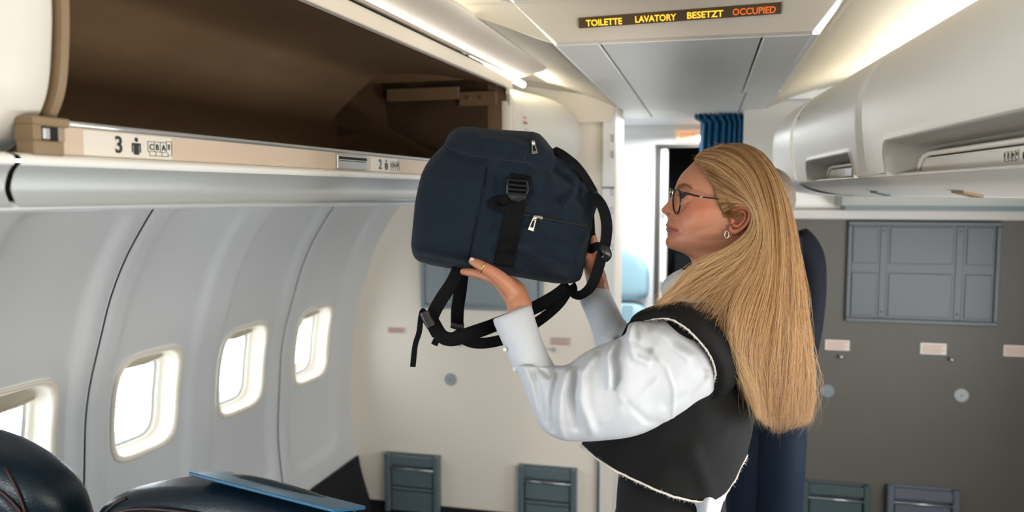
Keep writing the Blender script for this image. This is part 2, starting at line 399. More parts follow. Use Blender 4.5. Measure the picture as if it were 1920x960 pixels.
# folding jump seat
JS = mat('pale_blue_vinyl', srgb(150, 186, 200), .45, bump=.3, bscale=60)
js = empty('jump_seat', (-.12, 4.62, 0), 'pale blue padded crew jump seat folded against the white entry wall', 'seat')
def pad(x0, x1, z0, z1, y, t, e=6, top=0):
    g = []
    for k, sc_ in enumerate((1, 1, .98, .9, .7, .4)):
        yy = y-t*(0, .5, .8, .95, 1.0, 1.0)[k]; row = []
        for i in range(40):
            a = 2*math.pi*i/40; c, s = math.cos(a), math.sin(a); kk = (abs(c)**e+abs(s)**e)**(-1/e)
            X = (x0+x1)/2+(x1-x0)/2*c*kk*sc_; Z = (z0+z1)/2+(z1-z0)/2*s*kk*sc_
            if top and X > (x0+x1)/2: Z -= top*((X-(x0+x1)/2)/((x1-x0)/2))**2*max(0, (Z-z0)/(z1-z0))
            row.append((X, yy, Z))
        g.append(row)
    return MB().grid(g, cv=True, cap0=True, cap1=True)
pad(-.46, -.10, .97, 1.30, 4.745, .10, top=.12).build('headrest', JS, js, smooth=True)
pad(-.46, -.10, .42, .955, 4.745, .12).build('backrest', JS, js, smooth=True)
pad(-.46, -.10, .10, .41, 4.745, .09).build('seat_pad', JS, js, smooth=True)
MB().box(-.41, -.35, 4.62, 4.635, .45, .95, bev=.003).build('harness_strap', mat('harness', srgb(120, 150, 165), .7), js)
MB().box(-.24, -.18, 4.62, 4.635, .45, .95, bev=.003).build('harness_strap', JS, js)
MB().box(-.44, -.12, 4.70, 4.745, 0, .12).build('base', ALU, js)
# blue curtain on its rail
CUR = mat('blue_curtain_cloth', srgb(22, 92, 134), .8, noise=.15, nscale=60)
cu = empty('curtain', (.33, 3.76, 1.98), 'bunched blue pleated curtain hanging from the doorway rail', 'curtain')
g = []
for i, z in enumerate(np.linspace(1.955, 1.74, 12)):
    row = []
    for x in np.linspace(0, 1, 90):
        wdt = .215+(.03 if i < 2 else 0)+.01*i/12
        row.append((.405-wdt*(1-x)-(.0), 3.80+.022*math.sin(x*52+1.2*math.sin(x*9)+i*.05)*(1-.2*i/12), z+.004*math.sin(x*70)))
    g.append(row)
co = MB().grid(g).build('cloth', CUR, cu, smooth=True); so = co.modifiers.new('solid', 'SOLIDIFY'); so.thickness = .003
MB().tube([(-.15, 3.80, 1.968), (.60, 3.80, 1.968)], .006, 10).build('rail', ALU, cu, smooth=True)
for k in range(8): MB().tube([(.20+.028*k, 3.80, 1.972), (.20+.028*k, 3.80, 1.948)], .003, 6).build('hook', ALU, cu, smooth=True)

# ------------------------------------------------------------------ ceiling
c = MB()
YS = 1.95
# upper ceiling over the cabin (behind the sign) and centre band
c.box(-.24, .50, -2.6, YS-.005, 2.058, 2.10)
tag(c.build('ceiling', WHITE), kind='structure')
# dropped ceiling box: sloped face with sign, soffit
def quad(mb, a, b_, c_, d_): mb.add([a, b_, c_, d_], [(0, 1, 2, 3)])
f1 = MB()
xs0, xs1 = -.245, .52
def zface(x): return 1.957
quad(f1, (xs0, YS-.03, 2.057), (xs1, YS-.03, 2.06), (.447, YS+.01, 1.965), (-.145, YS+.01, 1.965))
quad(f1, (-.145, YS+.01, 1.965), (.447, YS+.01, 1.965), (.447, YS+.025, 1.957), (-.145, YS+.025, 1.957))
tag(f1.build('ceiling_sign_face', CREAM), kind='structure')
sf = MB()
def ang_box(x0, x1, y0, y1, z0=1.957, z1=1.975, b=.002): sf.box(x0, x1, y0, y1, z0, z1, bev=b)
ang_box(-.145, -.042, YS+.02, 3.04); ang_box(-.145, -.042, 3.046, 3.96)
ang_box(-.036, .336, YS+.02, 3.04); ang_box(-.036, .350, 3.046, 3.96)
ang_box(.342, .447, YS+.02, 3.04); ang_box(.356, .47, 3.046, 3.96)
tag(sf.build('ceiling_panels', mat('ceiling_laminate', srgb(236, 235, 230), .5, noise=.03, nscale=3)), kind='structure')
tag(MB().box(-.14, .44, YS+.03, 3.97, 1.976, 1.984).build('ceiling_backing', DARKM), kind='structure')
# sides of the box rising to the coves, and the coves
COVE = mat('cove_white', srgb(236, 228, 210), .5)
sd = MB()
sd.grid([[(-.143, y, 1.962), (-.145, y, 1.9555), (-.150, y, 1.9555), (-.152, y, 1.962)] for y in (YS+.01, 3.5)])
sd.grid([[(.445, y, 1.962), (.447, y, 1.9555), (.463, y, 1.9555), (.468, y, 1.962)] for y in (YS+.01, 3.6)])
tag(sd.build('trim_5', WHITE, smooth=True), kind='structure')
cl = MB()
def Lx(p): return p
for ya, yb, PR in ((YS+.005, 3.5, [(-.150, 1.960), (-.20, 1.978), (-.32, 2.025), (-.45, 2.062), (-.62, 2.09), (-.85, 2.105), (-1.2, 2.105)]), (-2.6, YS-.0, [(-.243, 2.055), (-.32, 2.075), (-.45, 2.10), (-.62, 2.115), (-.85, 2.12), (-1.2, 2.12)])):
    PR = cr(PR, 4); cl.grid([[(x, y, z) for x, z in PR] for y in np.linspace(ya, yb, 8)])
cl.add([(-.150, YS+.006, 1.96), (-.243, YS-.03, 2.055), (-.45, YS, 2.10), (-1.2, YS, 2.12), (-1.2, YS, 2.105), (-.45, YS+.006, 2.062), (-.32, YS+.006, 2.025)], [(0, 1, 2, 3, 4, 5, 6)])
tag(cl.build('ceiling_cove_left', COVE, smooth=True), kind='structure')
crr = MB()
PR = cr([(.466, 1.962), (.50, 1.972), (.60, 2.005), (.75, 2.045), (.95, 2.07), (1.3, 2.075)], 4)
crr.grid([[(x, y, z) for x, z in PR] for y in np.linspace(-2.6, 3.6, 8)])
crr.grid([[(.466, y, 1.962), (.480, y, 1.962), (.515, y, 2.058)] for y in (-2.6, YS)])
tag(crr.build('ceiling_cove_right', COVE, smooth=True), kind='structure')
# lavatory sign
sn = empty('lavatory_sign', (.14, YS-.03, 2.01), 'brown lit sign strip reading TOILETTE LAVATORY BESETZT OCCUPIED on the ceiling drop', 'sign')
n_ = Vector((0, .04, -.092)).normalized()   # down the face
def facept(x, z, o=0):
    t = (2.057-z)/(.092); y = YS-.03+.04*t
    return (x, y-.92*o, z-.4*o)
x0, x1 = -.085, .375
MB().hexa([facept(x0, 1.994, .0), facept(x1, 2.004, .0), facept(x1, 2.004, .006), facept(x0, 1.994, .006), facept(x0, 2.016, .0), facept(x1, 2.027, .0), facept(x1, 2.027, .006), facept(x0, 2.016, .006)]).build('lens', SIGNM, sn)
ey = Vector(facept(0, 2.05))-Vector(facept(0, 2.0)); ex = Vector((1, 0, .011/.46))
for s, px0, mm, wdt in (('TOILETTE', 1104, AMBER, 69), ('LAVATORY', 1197, AMBER, 76), ('BESETZT', 1293, AMBER, 65), ('OCCUPIED', 1375, ORNG, 76)):
    fx = (px0-1090)/370; x = x0+(x1-x0)*fx; zb = 1.998+.0105*fx
    lt = text('letters', s, facept(x, zb, .0075), ex, ey, .0205, mm, sn, bold=.0004)
    bpy.context.view_layer.update()
    want = wdt/370*(x1-x0); have = lt.dimensions.x
    if have > 0: lt.matrix_basis = lt.matrix_basis @ Matrix.Diagonal((want/have, 1, 1, 1))
def H(px, py, Y):
    r = FWD+RT*(px-960)/F+UP*(480-py)/F; return CAM+r*(Y-CAM[1])/r[1]
# ------------------------------------------------------------------ left overhead bins
bn = empty('overhead_bin', LF(-1.1, 1.77, 1.64), 'open overhead bin with brown lining, lid raised, above the left windows', 'overhead bin')
prof = cr([(-.832, 1.672), (-1.0, 1.662), (-1.38, 1.666), (-1.52, 1.70), (-1.575, 1.77), (-1.51, 1.88), (-1.39, 1.985), (-1.30, 2.028), (-1.10, 2.02), (-.832, 1.972)], 6)
Y0, Y1 = .80, 2.735
lm = MB().grid([[LF(x, y, z) for x, z in prof] for y in np.linspace(Y0, Y1, 14)])
for y in (Y0, Y1):
    v = [LF(x, y, z) for x, z in prof]; lm.add(v+[tuple(np.mean(v, 0))], [(k, (k+1) % len(v), len(v)) for k in range(len(v))])
lm.build('liner', BROWN, bn, smooth=True)
# dimples pressed in the lining
dm = MB()
for yy, zz in ((1.12, 1.965), (1.17, 1.975), (1.115, 1.985), (1.165, 1.995)): pass
T_ = lambda x, y, z: LF(x, y, z)
MB().box(-.826, -.818, Y0-.006, Y1+.005, 1.645, 1.682, T_).build('lip_strip', BEIGE, bn)
MB().tube([LF(-.820, y, 1.6845) for y in np.linspace(Y0+.0, Y1, 20)], .0045, 10).build('lip_bead', ALU, bn, smooth=True)
MB().box(-.835, -.817, Y0, Y1+.03, 1.964, 2.003, T_, bev=.002).build('header', CREAM, bn)
# frame at the near end (tan) and far end
lidp = [(-.905, 1.645), (-.868, 1.662), (-.838, 1.688), (-.818, 1.725), (-.809, 1.78), (-.806, 1.84), (-.808, 1.92), (-.818, 2.0)]
LP_ = cr(lidp, 6)
MB().grid([[LF(x+dx, y, z) for x, z in LP_] for dx, y in ((-.05, Y0+.008), (0, Y0+.008), (.002, Y0+.005), (.002, Y0-.006), (-.05, Y0-.006))]).build('end_frame', TAN, bn, smooth=False)
fp = cr([(-.822, 1.685), (-.818, 1.75), (-.817, 1.85), (-.818, 1.92)], 6)
fe = MB().grid([[LF(x+dx, y, z) for x, z in fp] for dx, y in ((-.03, Y1-.002), (.0, Y1-.004), (.004, Y1+.004), (.004, Y1+.02), (-.03, Y1+.022))])
arc = [(Y1-.06+.06*math.sin(t), 1.906+.06*math.cos(t)) for t in np.linspace(0, math.pi/2, 10)]
fe.tube([LF(-.818, y, z) for y, z in arc], .006, 8)
v = [LF(-.819, y, z) for y, z in arc]+[LF(-.819, Y1+.01, 1.975)]
fe.add(v, [(k, k+1, len(v)-1) for k in range(len(v)-2)])
fe.build('far_frame', CREAM, bn, smooth=True)
# raised lid
lidc = cr([(-.812, 2.006), (-.77, 2.009), (-.72, 2.015), (-.685, 2.022), (-.668, 2.032), (-.668, 2.044)], 6)
g = []
for i, y in enumerate(np.linspace(.8, 2.80, 40)):
    e = max(0, (y-2.68)/.12); cut = 1-(1-math.sqrt(max(0, 1-e*e)))*.9
    g.append([LF(-.812+(x+.812)*cut, y, 2.006+(z-2.006)*cut) for x, z in lidc])
lid = MB().grid(g).build('lid', CREAM, bn, smooth=True); s = lid.modifiers.new('solid', 'SOLIDIFY'); s.thickness = .012; s.offset = 1
MB().tube([LF(-.818, y, 2.0045) for y in np.linspace(.8, 2.78, 12)], .003, 6).build('lid_seal', DARKM, bn)
# hinge arm on the far end wall
ha = MB(); ha.box(-1.28, -1.0, Y1-.03, Y1-.012, 1.93, 1.975, T_, bev=.003); ha.box(-1.0, -.86, Y1-.028, Y1-.014, 1.905, 1.955, T_, bev=.003)
for X in (-.96, -.91): ha.tube([LF(X, Y1-.034, 1.93), LF(X, Y1-.026, 1.93)], .008, 12)
ha.build('hinge_arm', BROWN, bn)
ha = MB(); ha.box(-1.3, -1.05, Y0+.012, Y0+.03, 1.93, 1.975, T_, bev=.003); ha.build('hinge_arm', BROWN, bn)
MB().tube([LF(-.865, Y1-.02, 1.95), LF(-.86, Y1-.022, 1.985), LF(-.835, Y1-.03, 2.0)], .0022, 8).build('hinge_strut', ALU, bn, smooth=True)
# latch catches
lc = MB(); lc.box(-.835, -.806, .748, .792, 1.644, 1.661, T_, bev=.002); lc.box(-.84, -.81, .752, .806, 1.679, 1.690, T_, bev=.002); lc.box(-.84, -.812, .752, .764, 1.660, 1.680, T_)
lc.build('latch_bracket', TAN, bn)
MB().box(-.84, -.818, .764, .804, 1.661, 1.679, T_).build('latch_recess', DARKM, bn)
MB().box(-.822, -.812, .768, .778, 1.662, 1.678, T_, bev=.002).build('latch_bolt', ALU, bn)
lh = MB(); lh.box(-.820, -.812, 1.482, 1.616, 1.648, 1.678, T_, bev=.0015)
lo = lh.build('latch_handle', ALU, bn)
MB().box(-.8125, -.8105, 1.489, 1.610, 1.668, 1.6735, T_).build('slot', DARKM, lo)
MB().box(-.8125, -.8105, 1.493, 1.605, 1.6645, 1.6655, T_).build('slot', DARKM, lo)
# row labels
def seat_label(parent, Ya, Yb, num, fx=-.8175, letters='CBA', z0=1.647, z1=1.679, mk=LF, sgn=1, faint=False, flip=False):
    ink = INK if not faint else mat('faded_ink', srgb(96, 94, 88), .6)
    hgt = z1-z0; mid = (z0+z1)/2
    lab = MB().box(fx-.001*sgn, fx, Ya, Yb, z0, z1, lambda x, y, z: mk(x, y, z)).build('row_label', LABEL, parent)
    ex = np.array(mk(0, 1, 0))-np.array(mk(0, 0, 0)); ex = ex*(1 if sgn > 0 else -1)
    def at(u, v): return mk(fx+.0008*sgn, (Ya+u) if sgn > 0 else (Yb-u), z0+v)
    W = Yb-Ya; u0 = .085*(W/.165) if W > .12 else .012
    if flip: u0 = .010
    k = .72*hgt
    text('number', num, at(.088 if flip else (u0-.032 if W > .12 else u0), .006), ex, (0, 0, 1), k*1.36, ink, lab, bold=.0006, sx=.95)
    up_ = u0+.002 if W > .12 else u0+.022
    pic = MB()
    def bx(a, b_, c_, d_, t=.0006): pic.box(fx, fx+t*sgn, *( (Ya+a, Ya+b_) if sgn > 0 else (Yb-b_, Yb-a)), z0+c_, z0+d_, lambda x, y, z: mk(x, y, z))
    # seated person mark
    c = .078 if flip else up_+.006; s = hgt/.032
    pts = [at(c+.0032*s*math.cos(t), .0252*s+.0032*s*math.sin(t)) for t in np.linspace(0, 2*math.pi, 17)[:-1]]; pic.add(pts, [tuple(range(16))])
    bx(c-.0085, c+.0085, .0175*s, .0205*s); bx(c-.0085, c-.0062, .0075*s, .0175*s); bx(c+.0062, c+.0085, .0075*s, .0175*s); bx(c-.0048, c+.0048, .0045*s, .0175*s)
    # seat row drawing
    a = .008 if flip else c+.022
    L_ = len(letters)
    for q in range(L_):
        x = a+.0125*q
        bx(x, x+.0006, .010*s, .024*s); 
    bx(a, a+.0125*L_+.0, .024*s, .0247*s); bx(a, a+.0125*L_, .010*s, .0107*s); bx(a+.003, a+.0125*L_+.004, .004*s, .0047*s)
    for q in range(L_+1): x = a+.003+.0125*q; bx(x, x+.0006, .004*s, .010*s)
    e = a+.0125*L_; bx(e, e+.0007, .010*s, .0265*s); bx(e+.011, e+.0117, .006*s, .0265*s); bx(e, e+.0117, .026*s, .0266*s); bx(e+.003, e+.0117, .006*s, .0066*s)
    bx(e+.0035, e+.0075, .0145*s, .0152*s); bx(e+.0035, e+.0042, .0145*s, .0225*s); bx(e+.0055, e+.0075, .0145*s, .0225*s)
    pic.build('seat_pictogram', ink, lab)
    for q, ch in enumerate(letters): text('letter', ch, at(a+.0028+.0125*q, .0128*s), ex, (0, 0, 1), .0118*s, ink, lab, bold=.00012)
    return lab
seat_label(bn, .832, .995, '3')
seat_label(bn, 1.640, 1.785, '2', faint=True)
# glow tube in the gap by the far end
tb = empty('cove_lamp', LF(-.79, 2.6, 2.0), 'lit fluorescent tube showing in the gap over the open bin', 'lamp')
MB().tube([LF(-.826, 2.30, 2.012), LF(-.822, 2.92, 2.0)], .011, 12).build('tube', TUBEM, tb, smooth=True)
MB().tube([LF(-.828, 2.26, 2.0125), LF(-.826, 2.30, 2.012)], .013, 12).build('socket', ALU, tb, smooth=True)
# ledge and silver valance under the bins
vl = MB()
for y0, y1 in ((-1.2, .716), (.724, 3.42)):
    vl.grid([[LF(x, y, z) for x, z in ((-.84, 1.646), (-.815, 1.6455), (-.803, 1.642), (-.799, 1.636), (-.803, 1.631))] for y in np.linspace(y0, y1, 12)])
tag(vl.build('trim_6', WHITE, smooth=True), kind='structure')
vl = MB(); pr = cr([(-.803, 1.632), (-.812, 1.622), (-.818, 1.604), (-.812, 1.588), (-.806, 1.582)], 5)
for y0, y1 in ((-1.2, .716), (.724, 3.42)):
    vl.grid([[LF(x, y, z) for x, z in pr] for y in np.linspace(y0, y1, 12)])
tag(vl.build('trim_7', SILV, smooth=True), kind='structure')
vl = MB()
vl.grid([[LF(x, y, z+.006*math.sin(y*2.2)*(x < -.82)) for x, z in ((-.83, 1.583), (-.822, 1.574), (-.83, 1.570), (-.9, 1.571), (-1.2, 1.569), (-1.56, 1.572))] for y in np.linspace(-1.2, 3.42, 30)])
tag(vl.build('trim_8', mat('panel_silver', srgb(196, 200, 200), .35, metal=.1), smooth=True), kind='structure')
# closed bins: near one at the frame edge, end one by the bulkhead
def closed_bin_left(name, y0, y1, label, bulge=lambda y: 0, seam=None):
    r = empty(name, LF(-.9, (y0+y1)/2, 1.64), label, 'overhead bin', 'closed bins of the left row')
    full = cr([(-.96, 1.642), (-.905, 1.645), (-.868, 1.662), (-.838, 1.688), (-.818, 1.725), (-.809, 1.78), (-.806, 1.84), (-.815, 1.92), (-.845, 1.965), (-.90, 1.99), (-1.0, 2.0)], 6)
    g = []
    for y in np.linspace(y0, y1, 50):
        e = .010*smoothstep(.012, 0, min(y-y0, y1-y))
        b_ = bulge(y)
        g.append([LF(x-e+b_*abs(math.sin(math.pi*min(1, max(0, (z-1.62)/.40))))**.38, y, z) for x, z in full])
    MB().grid(g).build('lid', BINM, r, smooth=True)
    for y in (y0+.001, y1-.001):
        sh_ = MB()
        v = [LF(x-.008+bulge(y)*abs(math.sin(math.pi*min(1, max(0, (z-1.62)/.40))))**.38, y, z) for x, z in full]+[LF(-1.5, y, 2.0), LF(-1.55, y, 1.65)]
        sh_.add(v+[tuple(np.mean(v, 0))], [(k, (k+1) % len(v), len(v)) for k in range(len(v))])
        sh_.build('end_panel', BINM, r)
    return r
closed_bin_left('overhead_bin', -.6, .790, 'closed white overhead bin at the left edge, before the open bin')
r = closed_bin_left('overhead_bin', 2.762, 3.40, 'short closed cream bin between the open left bin and the bulkhead', lambda y: .115*smoothstep(2.76, 3.25, y)-.12*smoothstep(3.34, 3.40, y)**2)
pk = MB()
for k in range(4):
    for q in range(2): pk.box(-.7955+.012*k*.3, -.7905, 2.83+.05*q, 2.86+.05*q+.01*(k % 2), 1.87-.022*k, 1.872-.022*k+.006*(k % 2), T_)
pk.build('instruction_marks', PINK, r)
tag(MB().box(-1.5, -.90, 2.735, 2.765, 1.66, 2.0, T_).build('trim_9', DARKM), kind='structure')
# end wall of the cove above the bulkhead
o = MB(); o.add([(-.165, 3.47, 1.963), (-.30, 3.47, 2.02), (-.9, 3.47, 2.12), (-1.6, 3.47, 2.12), (-1.6, 3.47, 1.9), (-.19, 3.47, 1.9)], [(0, 1, 2, 3, 4, 5)])
tag(o.build('trim_10', CREAM), kind='structure')

# ------------------------------------------------------------------ right overhead bins
T_R = lambda x, y, z: RF(x, y, z)
rp = cr([(.452, 1.638), (.447, 1.66), (.441, 1.70), (.436, 1.75), (.437, 1.80), (.452, 1.85), (.487, 1.893), (.53, 1.922), (.575, 1.943), (.64, 1.96), (.72, 1.965)], 10)
def right_bin(y0, y1, rec, label, name='overhead_bin', zb=1.700):
    r = empty(name, RF(.6, (y0+y1)/2, 1.60), label, 'overhead bin', 'closed bins of the right row')
    ys = list(np.linspace(y0, y1, max(30, int((y1-y0)/.008)))); g = []; inner = []
    def dep(y, z):
        if not rec: return 0
        d = rr(y-(rec[0]+rec[1])/2, z-(zb-.12), (rec[1]-rec[0])/2, .12, .035)
        return d
    pts = [(x, z) for x, z in rp]
    v = []; f = []
    for y in ys:
        for x, z in pts:
            e = .014*float(smoothstep(.022, 0, min(y-y0, y1-y)))
            d = dep(y, z) if rec else 1
            lipb = .003*math.exp(-(d/.006)**2) if rec else 0
            v.append(RF(x+e-lipb, y, z))
    n = len(pts)
    for i in range(len(ys)-1):
        for j in range(n-1):
            yc = (ys[i]+ys[i+1])/2; zc = (pts[j][1]+pts[j+1][1])/2
            if rec and dep(yc, zc) < 0: continue
            a = i*n+j; f.append((a, a+1, a+n+1, a+n))
    o = mesh('lid', v, f, BINM, r)
    if rec:
        ya, yb = rec; gg = []; Rr = .035
        def outline(sh):   # from near bottom up and over to far bottom
            pts_ = [(ya+sh, 1.632)]
            for t in np.linspace(math.pi, math.pi/2, 9): pts_.append((ya+sh+Rr+Rr*math.cos(t), zb-sh*.6-Rr+Rr*math.sin(t)))
            for t in np.linspace(math.pi/2, 0, 9): pts_.append((yb-sh-Rr+Rr*math.cos(t), zb-sh*.6-Rr+Rr*math.sin(t)))
            pts_.append((yb-sh, 1.632)); return pts_
        xs_ = lambda z: float(np.interp(z, [1.63, 1.66, 1.70, 1.75], [.452, .447, .441, .436]))
        for sh, dx in ((-.004, -.003), (0, -.004), (.004, 0), (.010, .02), (.016, .045), (.022, .072)):
            gg.append([RF(xs_(z)+dx, y, z) for y, z in outline(sh)])
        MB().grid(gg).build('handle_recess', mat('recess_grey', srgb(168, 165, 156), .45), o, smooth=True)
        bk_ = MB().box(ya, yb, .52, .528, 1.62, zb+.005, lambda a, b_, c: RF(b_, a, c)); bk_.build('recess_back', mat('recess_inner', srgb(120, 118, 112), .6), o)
        hb = MB().tube([RF(.497, y, z) for y, z in [(ya+.045, 1.640), (ya+.052, 1.655), (ya+.07, 1.667), (ya+.10, 1.671), (yb-.10, 1.671), (yb-.07, 1.667), (yb-.052, 1.655), (yb-.045, 1.640)]], .0045, 8)
        hb.build('handle_bar', BINM, o, smooth=True)
        MB().box(.500, .504, ya+.03, yb-.03, 1.640, 1.664, T_R).build('label_strip', mat('strip_white', srgb(206, 203, 194), .45), r)
    return r
nb = right_bin(.30, 1.872, (.42, 1.70), 'large closed white overhead bin at the right edge, nearest the camera')
fb = right_bin(1.886, 2.76, (1.96, 2.53), 'smaller closed white overhead bin behind the near one on the right', zb=1.692)
seat_label(nb, 1.15, 1.29, '3', fx=.4995, letters='FED', z0=1.641, z1=1.663, mk=RF, sgn=-1, flip=True)
MB().box(.4975, .5015, 2.20, 2.27, 1.641, 1.663, T_R, bev=.001).build('latch_handle', ALU, fb)
# end closer of the right bins
ce = empty('bin_end_closer', RF(.6, 3.0, 1.6), 'white rounded end piece closing the right bin row', 'bin end panel')
g = []
for y in np.linspace(2.765, 3.30, 30):
    e = .05*float(smoothstep(3.12, 3.30, y))**2
    g.append([RF(x-.004*0+e, y, z) for x, z in cr([(.72, 1.585), (.62, 1.588), (.53, 1.598), (.478, 1.618), (.449, 1.65), (.434, 1.72), (.434, 1.80), (.452, 1.85), (.487, 1.893), (.53, 1.922), (.575, 1.943), (.64, 1.96), (.72, 1.965)], 5)])
mb = MB().grid(g, cap1=True); mb.build('shell', WHITE, ce, smooth=True)
pk = MB()
for k in range(5): pk.box(.4405, .4425, 2.66, 2.66+.02+.01*(k % 2), 1.83-.02*k, 1.834-.02*k, T_R)
pk.build('instruction_marks', PINK, fb)
# underside of the right bins
us = MB()
up_ = cr([(.500, 1.6385), (.470, 1.638), (.464, 1.632), (.472, 1.627), (.505, 1.612), (.56, 1.598), (.62, 1.590), (.80, 1.588), (1.5, 1.588)], 5)
us.grid([[RF(x, y, z) for x, z in up_] for y in np.linspace(-.5, 3.3, 20)])
tag(us.build('trim_11', mat('underside_grey', srgb(190, 187, 180), .4), smooth=True), kind='structure')
for px, py, c_ in ((1800, 362, TAN), (1635, 356, SLATE)):
    r0 = FWD+RT*(px-960)/F+UP*(480-py)/F
    q = empty('air_vent', (0, 0, 0)); bpy.data.objects.remove(q)
def vent(y, label, m):
    p = MB().box(.540, .575, y, y+.06, 1.5985, 1.604, lambda x, y_, z: RF(x, y_, z-(x-.54)*.26), bev=.001).build('vent_plate', m)
    tag(p, label, 'vent plate')
vent(1.55, 'small tan plate let into the right bin underside, nearer one', TAN)
vent(2.12, 'small grey plate let into the right bin underside, farther one', SLATE)

# ------------------------------------------------------------------ bulkhead fittings
def wall_panel_frame(x0, x1, z0, z1, Y, label, m):
    r = empty('bulkhead_cabinet', ((x0+x1)/2, Y, z0), label, 'wall panel')
    W, Hh = x1-x0, z1-z0
    fr = MB()
    t = .018
    fr.box(x0, x1, Y-.020, Y-.0, z1-t, z1, bev=.003); fr.box(x0, x1, Y-.02, Y, z0, z0+t, bev=.003)
    fr.box(x0, x0+t, Y-.02, Y, z0+t, z1-t, bev=.003); fr.box(x1-t, x1, Y-.02, Y, z0+t, z1-t, bev=.003)
    fr.build('frame', m, r)
    MB().box(x0+t, x1-t, Y-.008, Y-.001, z0+t, z1-t).build('back_plate', m, r)
    U = lambda a: x0+W*a
    mid = z0+Hh*.545
    for a, b_ in ((.035, .205), (.285, .70), (.785, .955)):
        for c_, d_ in ((z0+.028, mid-.022), (mid+.018, z1-.024)):
            MB().box(U(a), U(b_), Y-.0125, Y-.0075, c_, d_, bev=.002).build('door_leaf', m, r)
    for a in (.245, .742):
        MB().box(U(a)-.014, U(a)+.014, Y-.011, Y-.0075, z0+t+.002, z1-t-.002, bev=.002).build('upright_strip', m, r)
        for zz in (z0+.045, z1-.04): MB().sphere((U(a), Y-.012, zz), (.005, .003, .005), n=6).build('screw', SLATE, r, smooth=True)
    return r
wall_panel_frame(-1.062, -.482, 1.062, 1.480, YB, 'blue grey panelled wall cabinet on the cream bulkhead, partly behind the backpack', BLUEL)
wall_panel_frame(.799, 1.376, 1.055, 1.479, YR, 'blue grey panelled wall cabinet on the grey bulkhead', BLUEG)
def placard(cx, cy, Y, wpx, hpx, label):
    a = H(cx-wpx/2, cy-hpx/2, Y); b_ = H(cx+wpx/2, cy+hpx/2, Y)
    o = MB().box(a[0], b_[0], Y-.002, Y-.0002, b_[2], a[2]).build('placard', LABEL, smooth=False); tag(o, label, 'placard', 'placards on the bulkheads')
    hh = a[2]-b_[2]; t = MB()
    for k in range(4): t.box(a[0]+.006, b_[0]-.006-.012*(k % 2), Y-.0026, Y-.0018, a[2]-hh*(.20+.2*k)-.0022, a[2]-hh*(.20+.2*k)+.001)
    t.build('print', PINK, o)
placard(744, 619, YB, 34, 13, 'cream placard on the cream bulkhead, left of the hanging straps')
placard(1051, 640, YB, 40, 18, 'cream placard on the cream bulkhead between the woman\'s two sleeves')
placard(1570, 647, YR, 45, 21, 'white placard on the grey bulkhead nearest the man in navy')
placard(1750, 654, YR, 48, 23, 'white placard below the middle of the right wall cabinet')
placard(1906, 658, YR, 48, 23, 'white placard on the grey bulkhead at the right frame edge')
def knob(px, py, Y, label):
    c_ = H(px, py, Y)
    o = MB().tube([(c_[0], Y, c_[2]), (c_[0], Y-.012, c_[2]), (c_[0], Y-.013, c_[2])], [.008, .007, .003], 14).sphere((c_[0], Y-.016, c_[2]), .009, n=8).build('knob', ALU, smooth=True)
    tag(o, label, 'knob', 'small metal knobs under the placards')
knob(865, 645, YB, 'small metal knob on the cream bulkhead under the looped straps')
knob(1040, 655, YB, 'small metal knob on the cream bulkhead by the near sleeve')
knob(1576, 668, YR, 'small metal knob under the placard nearest the man')
knob(1782, 673, YR, 'small metal knob under the middle placard of the grey bulkhead')
def disc(px, py, Y, label, m):
    c_ = H(px, py, Y)
    o = MB().tube([(c_[0], Y, c_[2]), (c_[0], Y-.005, c_[2]), (c_[0], Y-.0075, c_[2]), (c_[0], Y-.008, c_[2])], [.0285, .0285, .025, .004], 32).build('wall_disc', m, smooth=False)
    tag(o, label, 'wall disc', 'round grey discs on the bulkheads')
    MB().sphere((c_[0], Y-.008, c_[2]), (.004, .002, .004), n=6).build('screw', SLATE, o, smooth=True)
DISC = mat('disc_grey', srgb(160, 166, 166), .5)
disc(845, 711, YB, 'round grey disc on the cream bulkhead', DISC)
disc(1551, 733, YR, 'round grey disc on the grey bulkhead beside the long hair', mat('disc_blue_grey', srgb(120, 132, 138), .5))
disc(1802, 741, YR, 'round pale disc on the grey bulkhead, farther right', DISC)
def pocket(px0, px1, py, Y, label, m):
    a = H(px0, py, Y); b_ = H(px1, py, Y); x0, x1, zt = a[0], b_[0], a[2]
    r = empty('folding_tray', ((x0+x1)/2, Y, .09), label, 'folding tray', 'slatted grey folding trays low on the bulkheads')
    z0 = .085
    MB().box(x0, x1, Y-.012, Y-.0, z0, zt, bev=.002).build('back_plate', m, r)
    for u, v in ((x0, x0+.026), (x1-.026, x1)): MB().box(u, v, Y-.045, Y-.011, z0, zt, bev=.004).build('side_rail', m, r)
    MB().box(x0+.026, x1-.026, Y-.040, Y-.011, zt-.052, zt-.008, bev=.003).build('top_rail', m, r)
    MB().tube([(x0+.024, Y-.044, zt-.066), (x1-.024, Y-.044, zt-.066)], .0045, 8).build('rod', ALU, r, smooth=True)
    MB().box(x0+.03, x1-.03, Y-.034, Y-.011, zt-.155, zt-.076, bev=.004).build('slat', m, r)
    MB().box(x0+.03, x1-.03, Y-.040, Y-.011, zt-.172, zt-.160, bev=.003).build('slat', m, r)
    MB().box(x0+.03, x1-.03, Y-.034, Y-.011, z0+.004, zt-.178, bev=.004).build('slat', m, r)
    return r
pocket(727, 827, 845, YB, 'slate grey folding tray on the cream bulkhead, nearer the windows', SLATE)
pocket(975, 1083, 868, YB, 'slate grey folding tray on the cream bulkhead, below the raised sleeve', SLATE)
pocket(1503, 1630, 897, YR, 'greenish dark grey folding tray on the grey bulkhead beside the man', mat('green_slate', srgb(66, 82, 84), .4))
